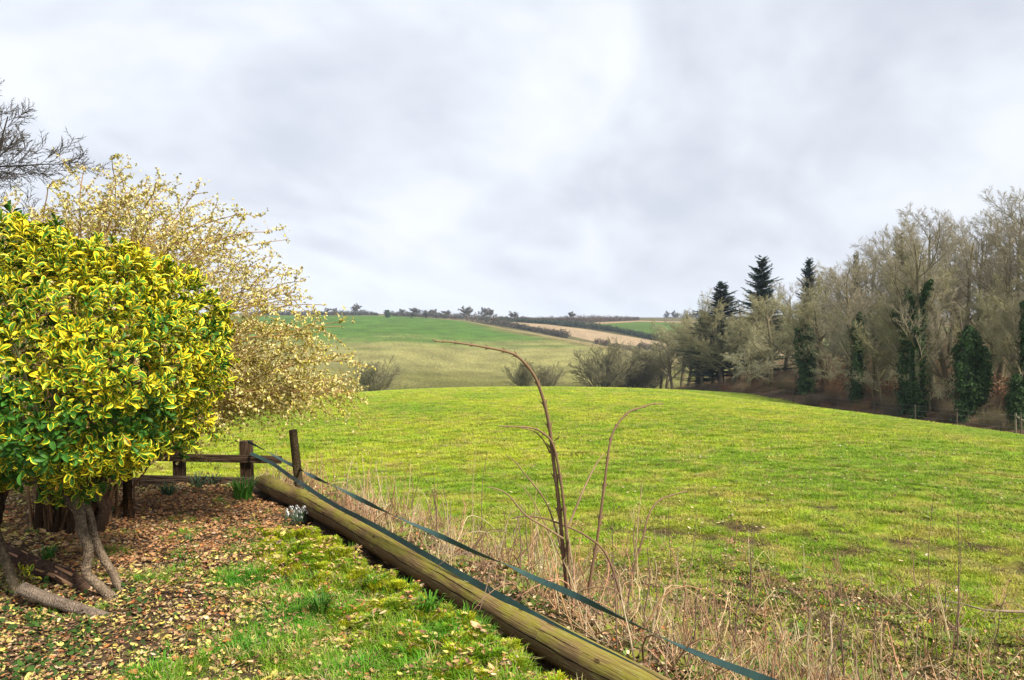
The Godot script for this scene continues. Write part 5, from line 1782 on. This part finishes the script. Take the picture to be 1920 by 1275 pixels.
func honeysuckle() -> void:
	var g := rng_of(301)
	var b0 := hit(140, 985)
	var d0 := 6.75
	var base := Vector3((140.0 - 960.0) / F * d0, 0, -d0)
	var o := thing("honeysuckle_shrub", "arching leafless honeysuckle shrub dotted with cream flowers behind the evergreen", "shrub", base)
	var wood_c := Color(0.20, 0.12, 0.065)
	var thin_c := Color(0.34, 0.21, 0.085)
	var brm := MB.new()
	var twm := MB.new()
	var FX := []
	var FC := []
	var LX := []
	var LC := []
	var bloom := func(p: Vector3, ax: Vector3, dens: float):
		var m := 1 + int(g.randf() * 2.7 * dens)
		for k in m:
			var q := (rdir(g) + Vector3.DOWN * 0.4).normalized()
			var side := q.cross(rdir(g)).normalized()
			var s := g.randf_range(0.75, 1.45)
			var tr := Transform3D(Basis(side, q, side.cross(q)).scaled(Vector3.ONE * s), p + rdir(g) * 0.012)
			if g.randf() < 0.5:
				FX.append(tr); FC.append(vary(Color(0.70, 0.61, 0.27), g, 0.25))
			else:
				LX.append(tr); LC.append(vary(Color(0.44, 0.39, 0.075), g, 0.3))
	var lower := 0
	for k in 176:
		var wand := k >= 150
		# tips fan out from the foot: angle over the horizon, reach in photo pixels
		var f := (k + g.randf()) / 150.0 if not wand else (k - 150 + g.randf()) / 26.0
		var an := deg_to_rad(lerpf(26.0 if wand else 8.0, 120.0, f))
		var reach := lerpf(500.0, 555.0, ss(0.1, 0.5, an)) * lerpf(0.5, 1.03, sqrt(g.randf()))
		if wand: reach = 600.0 * g.randf_range(0.95, 1.06)
		reach *= lerpf(1.0, 0.9, ss(1.45, 1.8, an))
		var dt := d0 + g.randf_range(-0.55, 1.1)
		var hx := 150.0 + cos(an) * reach
		var hy := 925.0 - sin(an) * reach
		hy = minf(hy, 735.0)
		var tip := px(hx, hy, dt) - base
		var st := Vector3(g.randf_range(-0.28, 0.28), 0.0, g.randf_range(-0.25, 0.25))
		var c1 := st + Vector3(tip.x * 0.12, maxf(tip.y * 0.55, 0.9), tip.z * 0.1)
		var c2 := st + Vector3(tip.x * 0.62, maxf(tip.y * 1.02, 1.25), tip.z * 0.6) + rdir(g) * 0.15
		var pts := PackedVector3Array()
		var rad := PackedFloat32Array()
		for j in 15:
			var t := j / 14.0
			var p := st.bezier_interpolate(c1, c2, tip, t) + (rdir(g) * 0.022 if j > 0 else Vector3.ZERO)
			pts.append(p)
			rad.append(lerpf(0.014, 0.003, pow(t, 0.7)))
		brm.tube(pts, rad, 6, wood_c, thin_c)
		var nl := 15 if not wand else 7
		for l in nl:
			var t := lerpf(0.28, 1.0, (l + g.randf()) / nl)
			var kk := mini(int(t * 14.0), 13)
			var p := pts[kk].lerp(pts[kk + 1], t * 14.0 - kk)
			var ax := (pts[kk + 1] - pts[kk]).normalized()
			var sd := ax.cross(rdir(g)).normalized()
			var a2 := g.randf_range(0.4, 1.1)
			var dl := (ax * cos(a2) + sd * sin(a2) + Vector3.UP * 0.15).normalized()
			var ln := g.randf_range(0.22, 0.62) * (1.0 if t < 0.85 else 0.65) * (0.5 if wand else 1.0)
			var q := p
			var lp := PackedVector3Array([p])
			var lr := PackedFloat32Array([0.0042])
			var dd := dl
			for s in 5:
				dd = (dd + rdir(g) * 0.22 + Vector3.DOWN * 0.05).normalized()
				q += dd * ln / 5.0
				lp.append(q)
				lr.append(lerpf(0.0042, 0.0014, (s + 1) / 5.0))
			twm.tube(lp, lr, 3, thin_c, shade(thin_c, 1.2))
			var wpos := lp[3] + base
			var dens := lerpf(0.65, 1.0, ss(2.2, 1.2, wpos.y))
			for s in range(1, 6):
				bloom.call(lp[s], dd, dens)
				if g.randf() < 0.9: bloom.call(lp[s].lerp(lp[s - 1], 0.5), dd, dens * 0.8)
				if g.randf() < 0.62:
					var e := lp[s] + (dd + rdir(g) * 1.1).normalized() * g.randf_range(0.05, 0.16)
					twm.spike(lp[s], e, 0.0018, thin_c)
					bloom.call(e, dd, dens)
					bloom.call(lp[s].lerp(e, 0.5), dd, dens * 0.7)
		for s in range(8, 15):
			bloom.call(pts[s], Vector3.UP, 0.8)
	part(o, "branches", brm.mesh(), M["bark"])
	part(o, "twigs", twm.mesh(), M["twig"])
	# shaggy old stems at the foot
	for k in 13:
		var x := g.randf_range(-0.75, 0.5)
		var z := g.randf_range(-0.25, 0.35)
		var mb := MB.new()
		var r := g.randf_range(0.02, 0.045)
		mb.tube(PackedVector3Array([Vector3(x, -0.05, z), Vector3(x + g.randf_range(-0.08, 0.08), 0.2, z + g.randf_range(-0.06, 0.06)), Vector3(x * 0.9 + g.randf_range(-0.2, 0.2), 0.5, z), Vector3(x * 0.8 + g.randf_range(-0.35, 0.35), 1.0, z)]), PackedFloat32Array([r * 1.25, r, r * 0.9, r * 0.6]), 12, vary(Color(0.15, 0.085, 0.05), g, 0.4), Color(0.10, 0.065, 0.04), false, n2, 0.4)
		for j in 4:
			var t := g.randf() * TAU
			var p := Vector3(x + cos(t) * r, g.randf_range(0.02, 0.3), z + sin(t) * r)
			var e := p + Vector3(cos(t) * g.randf_range(0.0, 0.03), g.randf_range(0.12, 0.3), sin(t) * g.randf_range(0.0, 0.03))
			var w := Vector3(-sin(t), 0, cos(t)) * g.randf_range(0.006, 0.016)
			mb.quad(p - w, e - w * 0.5, e + w * 0.5, p + w, vary(Color(0.30, 0.155, 0.08), g, 0.6))
		part(o, "old_stem", mb.mesh(), M["stem_bark"])
	# blossom: four short petals round a throat
	var fm := MB.new()
	for k in 5:
		var t := k * TAU / 5.0
		var r := Vector3(cos(t), 0, sin(t))
		var s := Vector3(-sin(t), 0, cos(t))
		fm.quad(Vector3.ZERO, r * 0.008 + Vector3.UP * 0.007 - s * 0.0045, r * 0.014 + Vector3.UP * 0.006, r * 0.008 + Vector3.UP * 0.007 + s * 0.0045, Color(1, 1, 1))
	fm.spike(Vector3(0, -0.008, 0), Vector3(0, 0.006, 0), 0.0025, Color(0.8, 0.85, 0.4))
	multi(o, "flowers", fm.mesh(), M["petal"], FX, PackedColorArray(FC))
	var lm := MB.new()
	for k in 3:
		var t := k * TAU / 3.0
		var r := Vector3(cos(t), 0, sin(t))
		var s := Vector3(-sin(t), 0, cos(t))
		lm.quad(Vector3.ZERO, r * 0.006 + Vector3.UP * 0.012 - s * 0.005, r * 0.008 + Vector3.UP * 0.026, r * 0.006 + Vector3.UP * 0.012 + s * 0.005, Color(1, 1, 1))
	multi(o, "young_leaves", lm.mesh(), M["petal"], LX, PackedColorArray(LC))

func garden_plants() -> void:
	var g := rng_of(401)
	# clumps of strap leaves: [x, y of foot, height m, blades, spread, colour, label]
	for q in [[455, 934, 0.26, 70, 0.7, Color(0.05, 0.15, 0.016), "fresh green clump of strap leaves in front of the post"],
			[315, 928, 0.16, 60, 1.1, Color(0.05, 0.10, 0.045), "grey-green leafy clump in the litter by the kickboard"],
			[372, 905, 0.18, 40, 1.2, Color(0.06, 0.095, 0.05), "dull green hellebore clump against the kickboard"],
			[400, 912, 0.14, 40, 1.2, Color(0.055, 0.09, 0.045), "low dull green clump between kickboard and strap leaves"],
			[90, 1050, 0.12, 46, 0.8, Color(0.05, 0.15, 0.02), "small green bulb clump behind the leaning stem"],
			[355, 1015, 0.08, 30, 1.0, Color(0.05, 0.12, 0.03), "tiny green tuft alone in the brown litter"],
			[440, 1100, 0.07, 60, 1.1, Color(0.045, 0.15, 0.014), "bright green leafy tuft amid yellow litter"],
			[600, 1160, 0.13, 60, 1.2, Color(0.055, 0.14, 0.016), "coarse dark green grass tussock in the lawn"],
			[805, 1160, 0.13, 60, 1.2, Color(0.07, 0.19, 0.014), "coarse bright green grass tussock near the moss"]]:
		var p := hit(q[0], q[1])
		if sdg(p.x, -p.z) > -0.1:
			p = Vector3((q[0] - 960.0) / F * 8.35, G((q[0] - 960.0) / F * 8.35, 8.35), -8.35)
		var o := thing("strap_leaf_clump", q[6], "plant", p)
		for side in 3:
			var mb := MB.new()
			for k in int(q[3] / 3):
				var t := g.randf() * TAU
				var b: Vector3 = Vector3(cos(t), 0, sin(t)) * 0.05 * sqrt(g.randf()) * (q[2] / 0.14)
				b.y = -0.01
				var ot := Vector3(cos(t + g.randf_range(-0.6, 0.6)), 0, sin(t + g.randf_range(-0.6, 0.6)))
				var h: float = q[2] * g.randf_range(0.6, 1.1)
				var sp: float = q[4] * g.randf_range(0.3, 1.0)
				var m1: Vector3 = b + Vector3.UP * h * 0.55 + ot * h * sp * 0.22
				var m2: Vector3 = b + Vector3.UP * h * 0.9 + ot * h * sp * 0.55
				var e: Vector3 = b + Vector3.UP * h * (1.0 - 0.25 * sp) + ot * h * sp * 0.95
				var w: Vector3 = ot.cross(Vector3.UP) * 0.0045 * (q[2] / 0.2 + 0.35)
				var c := vary(q[5], g, 0.3)
				mb.quad(b - w, m1 - w, m1 + w, b + w, c)
				mb.quad(m1 - w, m2 - w * 0.8, m2 + w * 0.8, m1 + w, c)
				mb.tri(m2 - w * 0.8, e, m2 + w * 0.8, c)
			part(o, "leaves", mb.mesh(), M["grass"])
	# snowdrops beside the log's end
	var ps := hit(551, 977)
	var so := thing("snowdrop_clump", "clump of white snowdrops at the log by the stake", "flowers", ps)
	var lv := MB.new()
	for k in 90:
		var t := g.randf() * TAU
		var b := Vector3(cos(t) * 0.10, -0.01, sin(t) * 0.08) * sqrt(g.randf())
		var e := b + Vector3(g.randf_range(-0.05, 0.05), g.randf_range(0.07, 0.13), g.randf_range(-0.05, 0.05))
		lv.spike(b, e, 0.003, vary(Color(0.07, 0.12, 0.07), g, 0.3))
	part(so, "leaves", lv.mesh(), M["grass"])
	for k in 34:
		var t := g.randf() * TAU
		var b := Vector3(cos(t) * 0.11 + 0.015, 0, sin(t) * 0.08) * sqrt(g.randf())
		var h := g.randf_range(0.07, 0.16)
		var fl := MB.new()
		var fs := MB.new()
		fs.spike(b, b + Vector3(0.01, h, 0.0), 0.0018, Color(0.09, 0.14, 0.05))
		var top := b + Vector3(0.016, h - 0.004, 0)
		for j in 3:
			var a := j * TAU / 3.0
			var r := Vector3(cos(a), 0, sin(a))
			var s := Vector3(-sin(a), 0, cos(a))
			fl.quad(top, top + r * 0.010 - Vector3.UP * 0.012 - s * 0.008, top + r * 0.011 - Vector3.UP * 0.026, top + r * 0.010 - Vector3.UP * 0.012 + s * 0.008, Color(0.78, 0.80, 0.78))
		var fst := part(so, "flower", fs.mesh(), M["grass"])
		part(fst, "petals", fl.mesh(), M["petal"])

func edge_tree() -> void:
	# a bare tree standing just out of the frame whose twigs reach in
	var g := rng_of(501)
	var tk := MB.new()
	var cr := MB.new()
	var bark := Color(0.06, 0.052, 0.042)
	var c2 := Color(0.065, 0.057, 0.05)
	var L := [
		{"mb": tk, "n": 7, "w": 0.12, "up": 0.1, "tip": 0.4, "sides": 12, "col": bark, "kids": 36, "start": 0.3, "ang": 1.0, "ratio": 0.5, "thin": 0.5, "taper": 0.75},
		{"mb": cr, "least": 0.006, "n": 7, "w": 0.17, "up": 0.05, "tip": 0.3, "sides": 6, "col": bark, "kids": 15, "start": 0.2, "ang": 0.75, "ratio": 0.42, "thin": 0.5},
		{"mb": cr, "least": 0.006, "n": 5, "w": 0.2, "up": 0.07, "tip": 0.35, "sides": 4, "col": c2, "kids": 12, "start": 0.1, "ang": 0.7, "ratio": 0.5, "thin": 0.5},
		{"mb": cr, "least": 0.006, "n": 3, "w": 0.22, "up": 0.08, "tip": 0.5, "sides": 3, "col": c2, "kids": 6, "start": 0.1, "ang": 0.7, "ratio": 0.55, "thin": 0.6},
		{"mb": cr, "up": 0.1, "col": c2}]
	branch(L, 0, Vector3.ZERO, Vector3.UP, 6.3, 0.13, g)
	var d := 14.0
	var x := -0.815 * d
	var o := thing("bare_garden_tree", "bare dark tree whose fine twigs show above the honeysuckle", "tree", Vector3(x, T(x, d) - 0.1, -d))
	part(o, "trunk", tk.mesh(), M["bark"])
	part(o, "crown", cr.mesh(), M["twig"])

func _ready() -> void:
	n1.seed = 3; n1.frequency = 0.5; n1.fractal_octaves = 3
	n2.seed = 17; n2.frequency = 0.5; n2.fractal_octaves = 4; n2.fractal_gain = 0.55
	n3.seed = 29; n3.frequency = 0.5; n3.fractal_octaves = 2
	make_sky()
	make_materials()
	print("sky ", Time.get_ticks_msec())
	land()
	far_land()
	print("land ", Time.get_ticks_msec())
	wood()
	hill_things()
	print("wood ", Time.get_ticks_msec())
	edge_tree()
	kerb_log()
	fence()
	variegated_shrub()
	honeysuckle()
	print("shrubs ", Time.get_ticks_msec())
	garden_plants()
	sapling()
	rank_strip()
	garden_floor()
	print("floor ", Time.get_ticks_msec())
	pasture()
	print("done ", Time.get_ticks_msec())
